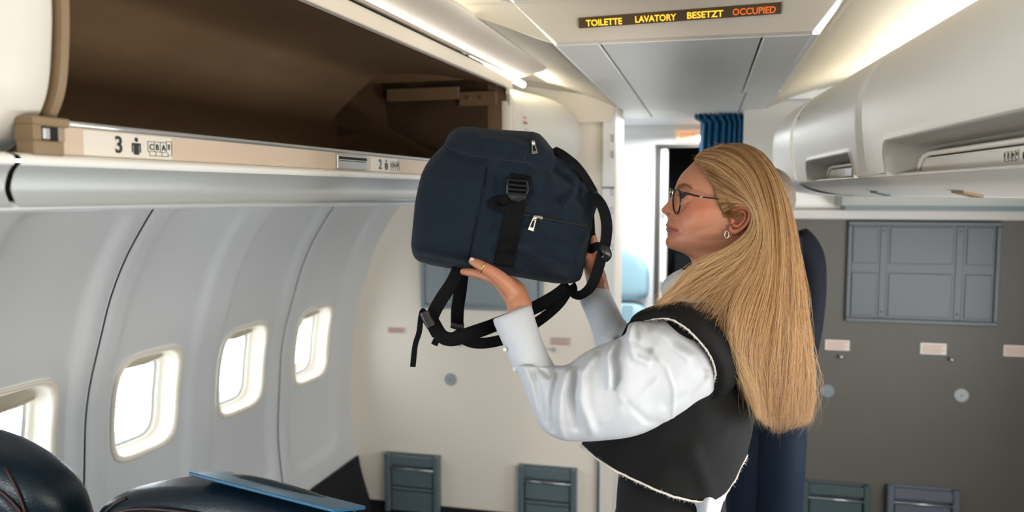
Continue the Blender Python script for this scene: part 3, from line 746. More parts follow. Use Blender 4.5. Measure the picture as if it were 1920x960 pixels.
pocket(1661, 1796, 905, YR, 'bluish grey folding tray on the grey bulkhead, farthest right', mat('blue_slate', srgb(92, 98, 108), .4))

# ------------------------------------------------------------------ seats
def seat(xc, yc, top, hw, label, right_low=0, left_low=0, hump=None):
    r = empty('cabin_seat', LF(xc, yc+.2, 0), label, 'seat', 'dark teal leather seats')
    n, m_ = 34, 64; z0 = .45; G = []
    def sect(z, k):
        e = 3.0; row = []
        for j in range(m_):
            a = 2*math.pi*j/m_; c_, s_ = math.cos(a), math.sin(a); q = (abs(c_)**e+abs(s_)**e)**(-1/e)
            x = hw*c_*q*k[0]; y = .085*s_*q*k[1]
            lean = -.22*(z-.45)
            row.append((x, y+lean, z))
        return row
    for i in range(n):
        t = i/(n-1)
        if t < .7: z = z0+(top-.10-z0)*t/.7; k = (1-.02*t, 1)
        else:
            a = (t-.7)/.3*math.pi/2; z = top-.10+.10*math.sin(a); ca_ = max(1e-6, math.cos(a)); k = (max(.02, ca_**.38)*.985, max(.04, ca_**.5))
        G.append(sect(z, k))
    G = np.array(G)
    x = G[:, :, 0]; zz = smoothstep(top-.35, top, G[:, :, 2])
    G[:, :, 2] -= zz*right_low*smoothstep(-.1*hw, hw, x)*1.0+zz*left_low*smoothstep(.1*hw, -hw, x)
    wr = NZ(G[:, :, 0]*9, G[:, :, 1]*9, G[:, :, 2]*9)*.006; G[:, :, 1] += wr
    W_ = np.array([[LF(xc+p[0], yc+p[1], p[2]) for p in row] for row in G])
    MB().grid(W_, cv=True, cap0=True, cap1=True).build('backrest', LEATH, r, smooth=True)
    # headrest pad with a raised rim
    g = []
    for k, (sx, sz, dy) in enumerate(((1, 1, .0), (1.0, 1.0, .02), (.96, .95, .032), (.85, .82, .040), (.5, .5, .045), (.05, .05, .046))):
        row = []
        for j in range(48):
            a = 2*math.pi*j/48; c_, s_ = math.cos(a), math.sin(a); q = (abs(c_)**3.4+abs(s_)**3.4)**(-1/3.4)
            X = hw*.80*c_*q*sx; Z = top-.17+.13*s_*q*sz
            Z -= right_low*.9*smoothstep(-.1*hw, hw, X)
            row.append(LF(xc+X, yc-.085-.22*(Z-.45)-dy*.7+.02, Z))
        g.append(row)
    MB().grid(g, cv=True, cap1=True).build('headrest', LEATH, r, smooth=True)
    # piping seams
    for jj in (int(m_*.62), int(m_*.88)):
        pm = MB(); pts = [W_[i, jj] for i in range(4, n-3)]; cpt = np.array(LF(xc, yc, .8))
        pm.tube([q+np.array(LF(0, -.003, 0))-np.array(LF(0, 0, 0)) for q in pts], .0028, 6)
        pm.build('piping', PIPE, r, smooth=True)
    ringp = [LF(xc+hw*.80*math.cos(a)*((abs(math.cos(a))**3.4+abs(math.sin(a))**3.4)**(-1/3.4)), 0, 0) for a in (0,)]
    pr = []
    for j in range(60):
        a = 2*math.pi*j/60; c_, s_ = math.cos(a), math.sin(a); q = (abs(c_)**3.4+abs(s_)**3.4)**(-1/3.4)
        X = hw*.80*c_*q; Z = top-.17+.13*s_*q-right_low*.9*smoothstep(-.1*hw, hw, X)
        pr.append(LF(xc+X, yc-.085-.22*(Z-.45)+.004, Z))
    MB().tube(pr, .003, 6, closed=True).build('piping', PIPE, r, smooth=True)
    # cushion, arm and legs (below the frame)
    cu_ = MB().box(-hw, hw, .04, .50, .36, .47, lambda a, b_, c_: LF(xc+a, yc+b_, c_), bev=.03); cu_.build('seat_cushion', LEATH, r)
    for sx in (-1, 1):
        for yy in (.08, .42): MB().tube([LF(xc+sx*hw*.8, yc+yy, 0), LF(xc+sx*hw*.8, yc+yy, .37)], .015, 10).build('leg', ALU, r, smooth=True)
    return r
seat(-1.50, 1.36, 1.115, .232, 'dark teal leather seat by the window, its back highest, at lower left', right_low=.05)
seat(-.94, 1.40, 1.055, .31, 'dark teal leather seat nearer the aisle, with a blue folder along its top', right_low=.03, left_low=.04)
fo = MB(); 
pa, pb = (-.985, 1.235, 1.070), (-.68, 1.225, 1.038)
def TF(u, v, w_):
    x = pa[0]+(pb[0]-pa[0])*u; y = pa[1]+(pb[1]-pa[1])*u+v; z = pa[2]+(pb[2]-pa[2])*u+w_-.34*v; return LF(x, y, z)
fo.box(0, 1, -.02, .10, 0, .007, TF, bev=.002)
o = fo.build('folder', BLUE); tag(o, 'thin bright blue folder lying along the top of the aisle-side seat', 'folder')
# ------------------------------------------------------------------ backpack
def tabf(pts):
    xs, ys = zip(*pts); return lambda x: float(np.interp(x, xs, ys))
BT = [(771, 455), (773, 432), (778, 380), (784, 350), (790, 327), (798, 310), (807, 297), (820, 283), (833, 270), (838, 258), (845, 247), (856, 240), (867, 237), (885, 238), (907, 241), (953, 244), (1000, 247), (1012, 251), (1022, 261), (1032, 274), (1040, 283), (1060, 297), (1077, 307), (1090, 318), (1100, 330), (1112, 342), (1120, 355), (1123, 368)]
BB = [(771, 462), (773, 474), (777, 483), (785, 490), (807, 497), (830, 501), (857, 506), (890, 510), (927, 514), (960, 518), (990, 523), (1017, 528), (1040, 531), (1057, 532), (1075, 531), (1088, 525), (1093, 512), (1096, 495), (1101, 470), (1107, 440), (1113, 407), (1118, 392), (1123, 376)]
btop, bbot = tabf(BT), tabf(BB)
BD, BE = 1.605, 3.8
def bthick(x):
    u = (x-947)/177.0; return .098*max(0, 1-abs(u)**5)**.4*(1-.15*(x-771)/350)+.004
SEAM = [(833, 274), (860, 284), (895, 293), (940, 299), (985, 305), (1035, 318)]
def segd(px, py, poly):
    best = 1e9
    for (ax, ay), (bx_, by) in zip(poly[:-1], poly[1:]):
        dx, dy = bx_-ax, by-ay; t = max(0, min(1, ((px-ax)*dx+(py-ay)*dy)/(dx*dx+dy*dy))); best = min(best, math.hypot(px-ax-t*dx, py-ay-t*dy))
    return best
def crease(px, py, poly, amp, sig, side=0):
    d = segd(px, py, poly); return amp*math.exp(-(d/sig)**2)
seamy = tabf(SEAM)
BCRE = [([(912, 318), (903, 370), (888, 440), (878, 492)], -.004, 2.5), ([(833, 276), (870, 300), (905, 300)], -.004, 6), ([(1040, 320), (1070, 345), (1110, 362)], -.007, 9),
        ([(1000, 330), (1045, 350), (1085, 345)], .006, 12), ([(1020, 440), (1060, 450), (1105, 440)], -.004, 7), ([(975, 455), (1010, 480), (1060, 500)], .006, 12), ([(960, 480), (1000, 505), (1060, 520)], -.004, 7),
        ([(780, 470), (830, 480), (890, 492)], .005, 7), ([(1060, 380), (1085, 350), (1118, 365)], .006, 7), ([(1090, 330), (1080, 370), (1098, 395)], -.006, 7), ([(905, 260), (960, 268), (1000, 280)], .004, 9),
        ([(1000, 375), (1040, 388), (1090, 392)], .005, 10), ([(800, 320), (850, 340), (895, 350)], .004, 14), ([(930, 330), (935, 380), (925, 430)], -.004, 8), ([(1100, 440), (1085, 480), (1090, 515)], .005, 7), ([(925, 480), (950, 460), (1000, 455)], .004, 8)]
def bag_disp(px, py, s):
    o = 0
    for poly, amp, sig in BCRE: o += crease(px, py, poly, amp*2.2, sig*.9)
    if 833 < px < 1040: o += .007*float(smoothstep(2, -5, py-seamy(px)))
    if px > 965: o += .004*float(smoothstep(-3, 3, py-(397+(px-975)*.2)))
    o += .004*float(NZ(px/38, py/38, 1.3))+.0028*float(NZ(px/15, py/15, 5))
    return o
def bag_front(px, py, lift=0):
    t, b_ = btop(px), bbot(px); v = (py-(t+b_)/2)/max(1, (b_-t)/2); v = max(-.995, min(.995, v))
    q = (1-abs(v)**BE)**(1/BE)
    return P(px, py, BD-bthick(px)*q-bag_disp(px, py, q)*min(1, q*1.5)-lift)
n, m_ = 150, 150; G = np.zeros((n, m_, 3))
xsb = 947-176*np.cos(np.linspace(0, math.pi, n))
for i, x in enumerate(xsb):
    t, b_, T = btop(x), bbot(x), bthick(x)
    for j in range(m_):
        a = 2*math.pi*j/m_+math.pi/2; c_, s_ = math.cos(a), math.sin(a)
        vv = math.copysign(abs(c_)**(2/BE), c_); q = abs(s_)**(2/BE)
        py = (t+b_)/2+vv*(b_-t)/2
        dsp = bag_disp(x, py, q)*min(1, q*1.5)
        dd = BD-(T*q+dsp) if s_ > 0 else BD+T*q*1.0+dsp*.5
        G[i, j] = P(x, py, dd)
BAGM = mat('navy_marl_canvas', srgb(19, 30, 42), .9, spec=.2, noise=.5, nscale=420, bump=.7, bscale=600, sheen=.05)
WEB = mat('black_webbing', srgb(7, 8, 12), .85, spec=.2, bump=.5, bscale=900)
BUCK = mat('black_buckle_plastic', srgb(20, 21, 23), .35)
bag = empty('backpack', P(947, 515, 1.6), 'navy marl canvas backpack with dangling black straps, held up by the blonde woman', 'backpack')
MB().grid(G, cv=True, cap0=True, cap1=True).build('body', BAGM, bag, smooth=True)
def on_bag(poly, r, name, m, lift=.0, flat=.4, res=6, seg=6, par=None):
    q = cr([(a, b_, 0) for a, b_ in poly], res); return MB().tube([bag_front(a, b_, lift) for a, b_, _ in q], r, seg).build(name, m, par or bag, smooth=True)
SEAMM = mat('seam_piping_navy', srgb(14, 24, 34), .8)
on_bag([(836, 275), (860, 284), (895, 293), (940, 299), (985, 305), (1000, 309)], .0016, 'seam', SEAMM)
on_bag([(912, 318), (903, 370), (888, 440), (879, 488)], .0012, 'seam', SEAMM)
on_bag([(1000, 250), (992, 275), (986, 304), (1034, 318)], .0012, 'seam', SEAMM)
on_bag([(985, 408), (1050, 421), (1105, 434)], .0010, 'seam', SEAMM)
def ribbon_on(poly, wpx, name, m, lift=.002, th=.002):
    q = cr([(a, b_, 0) for a, b_ in poly], 8)[:, :2]; rows = []
    for i in range(len(q)):
        t = q[min(i+1, len(q)-1)]-q[max(i-1, 0)]; t /= np.linalg.norm(t); nn = np.array([-t[1], t[0]])*wpx/2
        rows.append([bag_front(*(q[i]+nn*s), lift) for s in np.linspace(-1, 1, 7)])
    o = MB().grid(rows).build(name, m, bag, smooth=True); s = o.modifiers.new('solid', 'SOLIDIFY'); s.thickness = th; return o
ribbon_on([(970, 398), (1010, 405), (1060, 413), (1114, 424)], 7, 'zip', mat('zip_tape', srgb(10, 11, 14), .6), .001)
ribbon_on([(977, 328), (972, 355), (964, 400), (953, 450), (944, 500)], 36, 'webbing_strap', WEB, .004)
ribbon_on([(955, 372), (935, 374), (922, 384), (945, 392), (962, 384)], 14, 'webbing_tail', WEB, .006)
# ladder lock buckle
bu = MB()
bo = [(953, 337), (988, 340), (990, 355), (983, 372), (972, 377), (960, 374), (951, 362), (951, 348)]
bu.tube([bag_front(a, b_, .010) for a, b_ in bo], .0024, 8, closed=True)
for yy in (346, 354, 362): bu.tube([bag_front(952, yy, .010), bag_front(988, yy+3, .010)], .0026, 8)
ff = [bag_front(a, b_, .012) for a, b_ in ((954, 364), (986, 367), (981, 373), (971, 377), (961, 374))]
bu.add([tuple(q) for q in ff]+[tuple(q+FWD*.004) for q in ff], [(0, 1, 2, 3, 4), (9, 8, 7, 6, 5)]+[(k, k+5, (k+1) % 5+5, (k+1) % 5) for k in range(5)])
bu.build('buckle', BUCK, bag, smooth=False)
NICK = mat('zip_puller_metal', srgb(196, 190, 178), .3, metal=.85)
def puller(x0, y0, x1, y1, wpx, name='zip_puller'):
    a = np.array([x0, y0]); b_ = np.array([x1, y1]); t = (b_-a)/np.linalg.norm(b_-a); nn = np.array([-t[1], t[0]])
    mb = MB(); f0 = [bag_front(*(a+nn*s*wpx*.3), .010) for s in (-1, 1)]; f1_ = [bag_front(*(b_+nn*s*wpx*.5), .012) for s in (1, -1)]
    loop = f0+f1_
    L2 = [loop[0]*.0+np.array(q) for q in loop]; c = np.mean(L2, 0)
    inn = [c+(q-c)*.55 for q in L2]
    lo_, li = [q+FWD*.003 for q in L2], [q+FWD*.003 for q in inn]
    v = L2+inn+lo_+li; f = []
    for k in range(4):
        k2 = (k+1) % 4; f += [(k, k2, 4+k2, 4+k), (8+k2, 8+k, 12+k, 12+k2), (k2, k, 8+k, 8+k2), (4+k, 4+k2, 12+k2, 12+k)]
    mb.add(v, f); c2 = L2[2]*.5+L2[3]*.5; 
    low = [c+(L2[2]-c)*.9, c+(L2[3]-c)*.9, inn[3], inn[2]]
    mb.sphere(bag_front(x0, y0, .010), (.004, .004, .005), n=8)
    return mb.build(name, NICK, bag, smooth=False)
puller(1000, 268, 1003, 288, 11)
puller(1003, 408, 995, 432, 11)
on_bag([(1000, 408), (1008, 407), (1017, 409)], .0038, 'zip_slider', NICK, .007)
on_bag([(999, 266), (1000, 272)], .0035, 'zip_slider', NICK, .006)
def strap(pts, w, name='strap', m=None, th=.0022, tw=None, parent=None):
    """free ribbon: rows (px, py, depth, angle) ; angle = width direction turned from the vertical plane towards the camera"""
    q = cr(pts, 8); rows = []
    for i in range(len(q)):
        p_ = P(*q[i, :3]); a, b_ = P(*q[min(i+1, len(q)-1), :3]), P(*q[max(i-1, 0), :3]); t = a-b_; t /= np.linalg.norm(t)
        side = np.cross(t, FWD); side /= np.linalg.norm(side); dr = side*math.cos(q[i, 3])+FWD*math.sin(q[i, 3]); dr -= t*(dr@t); dr /= np.linalg.norm(dr)
        nr = np.cross(t, dr); ww = w[i*(len(w)-1)//max(1, len(q)-1)] if isinstance(w, (list, tuple)) else w
        row = []
        for k in range(12):
            h = 2*math.pi*k/12; e = 3.5; c_, s_ = math.cos(h), math.sin(h); kk = (abs(c_)**e+abs(s_)**e)**(-1/e)
            row.append(p_+dr*c_*kk*ww/2+nr*s_*kk*th/2)
        rows.append(row)
    return MB().grid(rows, cv=True, cap0=True, cap1=True).build(name, m or WEB, parent or bag, smooth=True)
# two webbing drops, the looped padded straps, loose tails
strap([(862, 500, 1.55, .2), (848, 530, 1.54, .1), (828, 560, 1.54, 0), (812, 590, 1.54, .2), (812, 608, 1.54, .5), (822, 628, 1.53, .4)], .026, 'webbing_strap')
strap([(868, 505, 1.64, .2), (863, 545, 1.62, .1), (858, 580, 1.61, .1), (857, 615, 1.60, .3)], .026, 'webbing_strap')
strap([(812, 604, 1.54, .6), (828, 630, 1.53, .2), (850, 636, 1.53, 0), (880, 626, 1.53, 0), (915, 614, 1.55, 0), (955, 598, 1.60, 0), (1000, 578, 1.64, .0), (1040, 556, 1.64, .1), (1066, 536, 1.62, .3)], .027, 'shoulder_strap', th=.008)
strap([(857, 618, 1.60, .2), (866, 633, 1.60, .1), (890, 643, 1.60, 0), (925, 641, 1.60, .1), (965, 628, 1.61, .2), (1010, 602, 1.64, .5), (1046, 572, 1.64, .6), (1068, 540, 1.63, .5)], .022, 'shoulder_strap', th=.008)
strap([(806, 604, 1.535, .5), (800, 590, 1.535, .8), (793, 582, 1.535, .6), (789, 596, 1.535, .4), (786, 622, 1.535, .3), (779, 645, 1.535, .4), (776, 668, 1.535, .2), (774, 688, 1.535, .3)], .011, 'strap_tail')
strap([(796, 584, 1.53, .1), (801, 598, 1.53, 0), (810, 612, 1.53, .1)], .020, 'strap_adjuster', th=.008, m=BUCK)
strap([(826, 624, 1.55, .1), (820, 634, 1.55, .2), (814, 647, 1.55, .1)], .013, 'strap_tail')
strap([(846, 608, 1.60, .1), (858, 612, 1.60, .1), (870, 612, 1.60, .2)], .014, 'strap_adjuster', th=.008, m=BUCK)
strap([(1113, 366, 1.53, .4), (1128, 385, 1.52, .3), (1137, 415, 1.52, .1), (1136, 450, 1.52, .2), (1128, 480, 1.52, .2), (1118, 515, 1.52, .2), (1106, 540, 1.53, .4), (1090, 552, 1.55, .8), (1077, 549, 1.57, .5), (1070, 535, 1.59, .4)], .022, 'webbing_strap')
strap([(1108, 468, 1.56, 1.2), (1120, 462, 1.53, .6), (1133, 466, 1.515, .2), (1139, 478, 1.515, .2), (1132, 486, 1.52, .2)], .017, 'strap_adjuster', m=BUCK, th=.007)
strap([(1108, 385, 1.57, .2), (1106, 400, 1.555, .2), (1107, 420, 1.56, .2), (1108, 445, 1.58, .3), (1106, 475, 1.60, .3)], .018, 'webbing_strap')
# carry handle over the top right shoulder of the bag
strap([(1038, 281, 1.56, .5), (1055, 290, 1.535, .5), (1075, 305, 1.53, .5), (1090, 322, 1.535, .5), (1105, 345, 1.545, .5), (1112, 360, 1.55, .5)], .018, 'carry_handle', th=.006)
strap([(1054, 297, 1.532, .3), (1066, 305, 1.528, .3), (1076, 315, 1.53, .3)], .004, 'edge_label', m=mat('teal_label', srgb(60, 140, 160), .6), th=.002)

# ------------------------------------------------------------------ the woman
SKIN = mat('skin', srgb(190, 130, 102), .48, noise=.07, nscale=30, bump=.12, bscale=700, sss=.15)
def vcol(o, fn, base):
    """vertex colours: the real colour of lips, brows, cheeks"""
    me = o.data; a = me.color_attributes.new('tone', 'FLOAT_COLOR', 'POINT')
    for i, v in enumerate(me.vertices): a.data[i].color = fn(v.co)
wo = empty('person', P(1290, 960, 1.62)*np.array([1, 1, 0]), 'woman with long blonde hair, glasses, black vest and white blouse lifting a backpack', 'person')
HD = 1.60
K = HD/F
# profile contour A (front) and B (back of skull), px
FA = [(1400, 276), (1365, 277), (1335, 283), (1312, 294), (1297, 307), (1287, 317), (1280, 324), (1274.5, 332), (1270.8, 339), (1268.4, 346), (1266.8, 352), (1265.6, 358), (1265, 364), (1264.2, 371), (1263, 378), (1261.5, 385), (1259.5, 392), (1257.5, 399), (1255.3, 405), (1253.9, 410), (1252.4, 414.5), (1250.6, 418), (1249.0, 421), (1249.2, 423.4), (1251.0, 425.6), (1249.8, 428), (1249.6, 431), (1251.4, 434), (1254.2, 437), (1255.8, 440), (1253.6, 443), (1250.6, 446.5), (1248.6, 451), (1248.9, 457), (1251.4, 462), (1256.5, 466), (1267, 469.5), (1284, 473.5), (1297, 477.5), (1304, 486), (1306, 500), (1306, 520), (1300, 545), (1285, 580)]
FB0 = [(1402, 276), (1425, 282), (1440, 290), (1450, 299), (1457, 308), (1462, 316), (1466, 324), (1469, 332), (1471, 340), (1472, 347), (1473, 353), (1473, 359), (1473, 365), (1473, 371), (1472, 377), (1471, 383), (1470, 389), (1468, 395), (1466, 401), (1464, 406), (1462, 411), (1460, 416), (1458, 420), (1456, 424), (1454, 427), (1452, 431), (1450, 435), (1448, 439), (1446, 443), (1444, 447), (1442, 450), (1440, 453), (1438, 457), (1436, 461), (1434, 465), (1432, 469), (1430, 474), (1427, 480), (1424, 487), (1422, 495), (1420, 506), (1420, 522), (1424, 545), (1432, 580)]
FB = [(x-(13 if x > 1403 else 0)*min(1, max(0, (470-y)/60)), y+(5 if y < 300 else 3 if y < 330 else 0)) for x, y in FB0]
FA = [(x, y+(4 if y < 290 else 0)) for x, y in FA]
FT = [.010, .034, .048, .056, .061, .064, .0665, .0685, .070, .0712, .0718, .072, .072, .0718, .0715, .071, .0705, .070, .069, .068, .067, .066, .065, .064, .063, .062, .061, .060, .059, .0575, .056, .0545, .053, .0505, .048, .046, .045, .046, .047, .048, .050, .052, .058, .075]
nose = tabf([(352, 0), (358, 2), (364, 4.5), (371, 7), (378, 10.5), (385, 15), (390, 18.5), (394, 18.6), (398, 15.5), (401, 10), (404, 6), (408, 2), (412, 0)])
nosew = tabf([(350, .006), (370, .0075), (385, .0105), (394, .0135), (400, .0145), (410, .012)])
gz = lambda x, y, cx, cy, sx, sy: math.exp(-((x-cx)/sx)**2-((y-cy)/sy)**2)
def face_extra(px, py, w_):
    """side relief in metres (outwards), px px-space position"""
    o = 0
    o -= .0095*gz(px, py, 1281, 366, 11, 10)       # eye socket
    o += .0045*gz(px, py, 1283, 350, 16, 5)        # brow
    o += .0050*gz(px, py, 1311, 394, 22, 15)       # cheek bone
    o += .0030*gz(px, py, 1300, 415, 24, 18)
    o -= .0030*gz(px, py, 1273, 434, 6, 6)         # mouth corner
    o -= .0018*gz(px, py, 1268, 415, 4, 12)        # fold
    o -= .0030*gz(px, py, 1335, 350, 16, 20)       # temple
    o -= .0020*gz(px, py, 1325, 440, 22, 12)
    o += .0030*gz(px, py, 1330, 462, 40, 9)        # jaw line
    return o
Af = np.array([(a, b_) for a, b_ in FA]); Bf = np.array(FB, float); Tf = np.array(FT)
def dens(p, k):
    return cr(p, k)
kk = 5; A2 = dens(Af, kk); B2 = dens(Bf, kk); As = A2.copy()
for _ in range(260): As[1:-1] = As[1:-1]*.5+(As[:-2]+As[2:])*.25
T2 = dens(Tf.reshape(-1, 1), kk)[:, 0]
m_ = 200; G = np.zeros((len(A2), m_, 3)); PX = np.zeros((len(A2), m_, 3)); PJ = np.zeros((len(A2), m_, 3))
ph = np.linspace(0, 2*math.pi, m_, endpoint=False)
# pack angles towards the front of the face
ph = ph-.62*np.sin(ph)*.9
for i in range(len(A2)):
    b_ = B2[i]; py0 = A2[i][1]
    for j in range(m_):
        c_, s_ = math.cos(ph[j]), math.sin(ph[j]); e = 2.35 if c_ > 0 else 2.0
        a_ = As[i]+(A2[i]-As[i])*(math.exp(-(T2[i]*s_/.022)**2) if c_ > 0 else 0)
        k_ = (abs(c_)**e+abs(s_)**e)**(-1/e)
        xy = (a_+b_)/2-(b_-a_)/2*c_*k_; wv = T2[i]*s_*k_
        # egg: face narrower than the back of the head
        wv *= 1-.14*max(0, c_)
        if 350 < py0 < 413 and c_ > 0:
            wn = nosew(py0); g_ = math.exp(-(abs(wv)/wn)**2.6); xy = xy+np.array([-nose(py0)*g_, 0])
        # lips less deep off the middle, chin narrower
        if 412 < py0 < 442 and c_ > 0: xy = xy+np.array([2.4*(abs(wv)/.022)**2*math.exp(-(abs(wv)/.03)**4), 0])
        qx = 960+(xy[0]-960)*HD/(HD-abs(wv)); qy = 480+(xy[1]-480)*HD/(HD-abs(wv))
        ex_ = face_extra(qx, qy, wv)*min(1, abs(s_)*1.6)
        if py0 > 385 and py0 < 408 and c_ > 0: ex_ += .0035*gz(qx, qy, 1257, 397, 5, 5)
        wv += math.copysign(ex_, s_)
        G[i, j] = P(xy[0], xy[1], HD)-FWD*wv; PX[i, j] = (xy[0], xy[1], wv); PJ[i, j] = (960+(xy[0]-960)*HD/(HD-abs(wv)), 480+(xy[1]-480)*HD/(HD-abs(wv)), wv)
hm = MB().grid(G, cv=True, cap0=True)
# arms, hands and trunk as one skin, fused
def chain(mb, pts, seg=12, res=4, flat=1.0, wdir=None):
    q = [tuple(P(*p_[:3]))+(p_[3],) for p_ in pts]; q = np.array(q)
    mb.tube(q[:, :3], q[:, 3], seg, res=res, flat=flat, wdir=wdir)
    mb.sphere(q[0, :3], q[0, 3], n=8); mb.sphere(q[-1, :3], q[-1, 3], n=8); return mb
ar = MB()
UPV = tuple(UP)
# near arm
chain(ar, [(1300, 640, 1.50, .040), (1240, 690, 1.47, .036), (1150, 735, 1.45, .033), (1075, 760, 1.445, .029), (1035, 730, 1.445, .028), (1006, 690, 1.45, .026), (988, 645, 1.455, .0245), (978, 605, 1.465, .0235), (973, 570, 1.473, .0235)])
# far arm
chain(ar, [(1290, 620, 1.74, .040), (1220, 700, 1.78, .042), (1180, 700, 1.79, .036), (1150, 640, 1.78, .030), (1128, 570, 1.76, .024), (1122, 540, 1.755, .023)])
# near hand: palm under the bag, thumb up its front
chain(ar, [(976, 575, 1.475, .0225), (966, 555, 1.478, .0225), (952, 538, 1.49, .0205), (938, 527, 1.50, .016)])
chain(ar, [(968, 548, 1.50, .021), (955, 535, 1.525, .018), (940, 527, 1.54, .015)])
chain(ar, [(966, 552, 1.49, .02), (962, 540, 1.545, .017), (950, 530, 1.565, .014)])
chain(ar, [(960, 545, 1.470, .0165), (944, 528, 1.462, .0150), (928, 514, 1.457, .0125), (912, 504, 1.455, .0108), (902, 498, 1.457, .0100), (892, 493, 1.460, .0088), (885, 490, 1.463, .0068)])
chain(ar, [(942, 530, 1.50, .0125), (926, 524, 1.50, .0105), (908, 517, 1.505, .0095), (890, 512, 1.51, .0085), (876, 510, 1.515, .0078), (868, 508.5, 1.52, .0062)])
chain(ar, [(942, 529, 1.525, .0125), (920, 521, 1.53, .0100), (900, 515, 1.535, .0092), (880, 511, 1.54, .0082), (868, 510, 1.545, .0062)])
chain(ar, [(944, 529, 1.55, .0120), (924, 522, 1.56, .0098), (904, 516, 1.565, .0088), (888, 513, 1.57, .0070)])
chain(ar, [(950, 530, 1.57, .0110), (934, 524, 1.585, .0088), (918, 519, 1.592, .0078), (906, 516, 1.598, .0062)])
# far hand: against the right end of the bag, fingers up behind the strap
chain(ar, [(1124, 548, 1.755, .0225), (1120, 530, 1.74, .0225), (1114, 512, 1.71, .0205), (1110, 500, 1.68, .018)])
chain(ar, [(1120, 520, 1.70, .020), (1114, 502, 1.665, .0165), (1108, 490, 1.65, .0130)])
chain(ar, [(1112, 512, 1.70, .0150), (1106, 498, 1.655, .0125), (1104, 488, 1.62, .0105), (1101, 480, 1.60, .0085)])
for dx, dy, dd, L in ((0, 0, 0, 1), (3, -3, .020, 1.08), (4, -3, .040, 1.0), (3, 0, .058, .8)):
    chain(ar, [(1116+dx*.4, 506+dy, 1.655+dd, .0125), (1117+dx*.3, 488+dy*L, 1.62+dd, .0102), (1116, 470-8*(L-1)*10*.3, 1.598+dd, .0092), (1113, 452-16*(L-1), 1.588+dd, .0084), (1110, 438-30*(L-1), 1.583+dd, .0066)])
# trunk and legs inside the clothes
chain(ar, [(1375, 560, 1.60, .06), (1350, 620, 1.60, .095), (1290, 760, 1.60, .09), (1255, 900, 1.60, .08)])
chain(ar, [(1300, 635, 1.51, .04), (1330, 610, 1.60, .06), (1290, 610, 1.73, .04)])
tb_ = link('arms_tmp', (lambda me: me)(bpy.data.meshes.new('t')), None)
tb_.data.from_pydata(ar.v, [], ar.f); tb_.data.update()
rm = tb_.modifiers.new('remesh', 'REMESH'); rm.mode = 'VOXEL'; rm.voxel_size = .0022
sm_ = tb_.modifiers.new('smooth', 'SMOOTH'); sm_.iterations = 7; sm_.factor = .5
dg = bpy.context.evaluated_depsgraph_get(); me2 = bpy.data.meshes.new_from_object(tb_.evaluated_get(dg), depsgraph=dg)
nv = len(me2.vertices); co = np.zeros(nv*3); me2.vertices.foreach_get('co', co)
bpy.data.objects.remove(tb_)
hv = len(hm.v); hm.v += [tuple(q) for q in co.reshape(-1, 3)]; hm.f += [tuple(i+hv for i in p_.vertices) for p_ in me2.polygons]
body = hm.build('body', None, wo, smooth=True) if False else None
me = bpy.data.meshes.new('body'); me.from_pydata([tuple(map(float, v)) for v in hm.v], [], hm.f); me.update()
body = link('body', me, SKIN, wo)
# tone: lips, blush, brow shade as vertex colour
at = me.color_attributes.new('tone', 'FLOAT_COLOR', 'POINT')
cols = np.ones((len(hm.v), 4)); N0 = PJ.reshape(-1, 3)
S_ = np.array(srgb(178, 120, 90)); LIP = np.array(srgb(158, 84, 78)); BL = np.array(srgb(182, 102, 78)); BRW = np.array(srgb(136, 92, 62)); NOS = np.array(srgb(150, 84, 66))
cols[:] = S_
for i, (x, y, w_) in enumerate(N0):
    c = S_.copy()
    b_ = .75*gz(x, y, 1312, 392, 28, 20)+.35*gz(x, y, 1247, 392, 8, 8); c = c*(1-b_)+BL*b_
    # lips
    if w_ != 0 and 1240 < x < 1275:
        u = (x-1248)/(1272-1248); up_l = 418.5+9.0*max(0, u)**.9*1.25; lo_l = 437.5-3.0*max(0, u)
        f_ = float(smoothstep(up_l-1.0, up_l+1.2, y)*smoothstep(lo_l+1.5, lo_l-1.0, y)*smoothstep(1273, 1270, x)); c = c*(1-f_)+LIP*f_
        ml = 425.8+7.2*max(0, u); f_ = .6*math.exp(-((y-ml)/.9)**2)*float(smoothstep(1274, 1270, x)); c = c*(1-f_)+LIP*.35*f_
    f_ = .9*gz(x, y, 1254.5, 401.2, 2.6, 1.7); c = c*(1-f_)+NOS*.5*f_
    by = 349+.0*x if x > 1284 else 349+(1284-x)*.25
    f_ = .85*math.exp(-((y-(348.5+.035*(x-1284)**2*(.35 if x > 1284 else .2)))/3.4)**2)*float(smoothstep(1266, 1271, x)*smoothstep(1301, 1292, x)); c = c*(1-f_)+BRW*f_
    cols[i] = c
cols[:, 3] = 1
at.data.foreach_set('color', cols.ravel())
nt = SKIN.node_tree; va = nt.nodes.new('ShaderNodeVertexColor'); va.layer_name = 'tone'
n_t = [n_ for n_ in nt.nodes if n_.type == 'VECT_MATH'][0]; nt.links.new(va.outputs['Color'], n_t.inputs[0])
def Pw(px, py, w_): return P(px, py, HD-w_)
def wnear(px, py):
    d_ = (N0[:, 0]-px)**2+(N0[:, 1]-py)**2+np.where(N0[:, 2] > 0, 0, 1e6); return float(N0[np.argmin(d_), 2])
def onface(px, py, lift=0): return P(px, py, HD-(wnear(px, py)+lift))
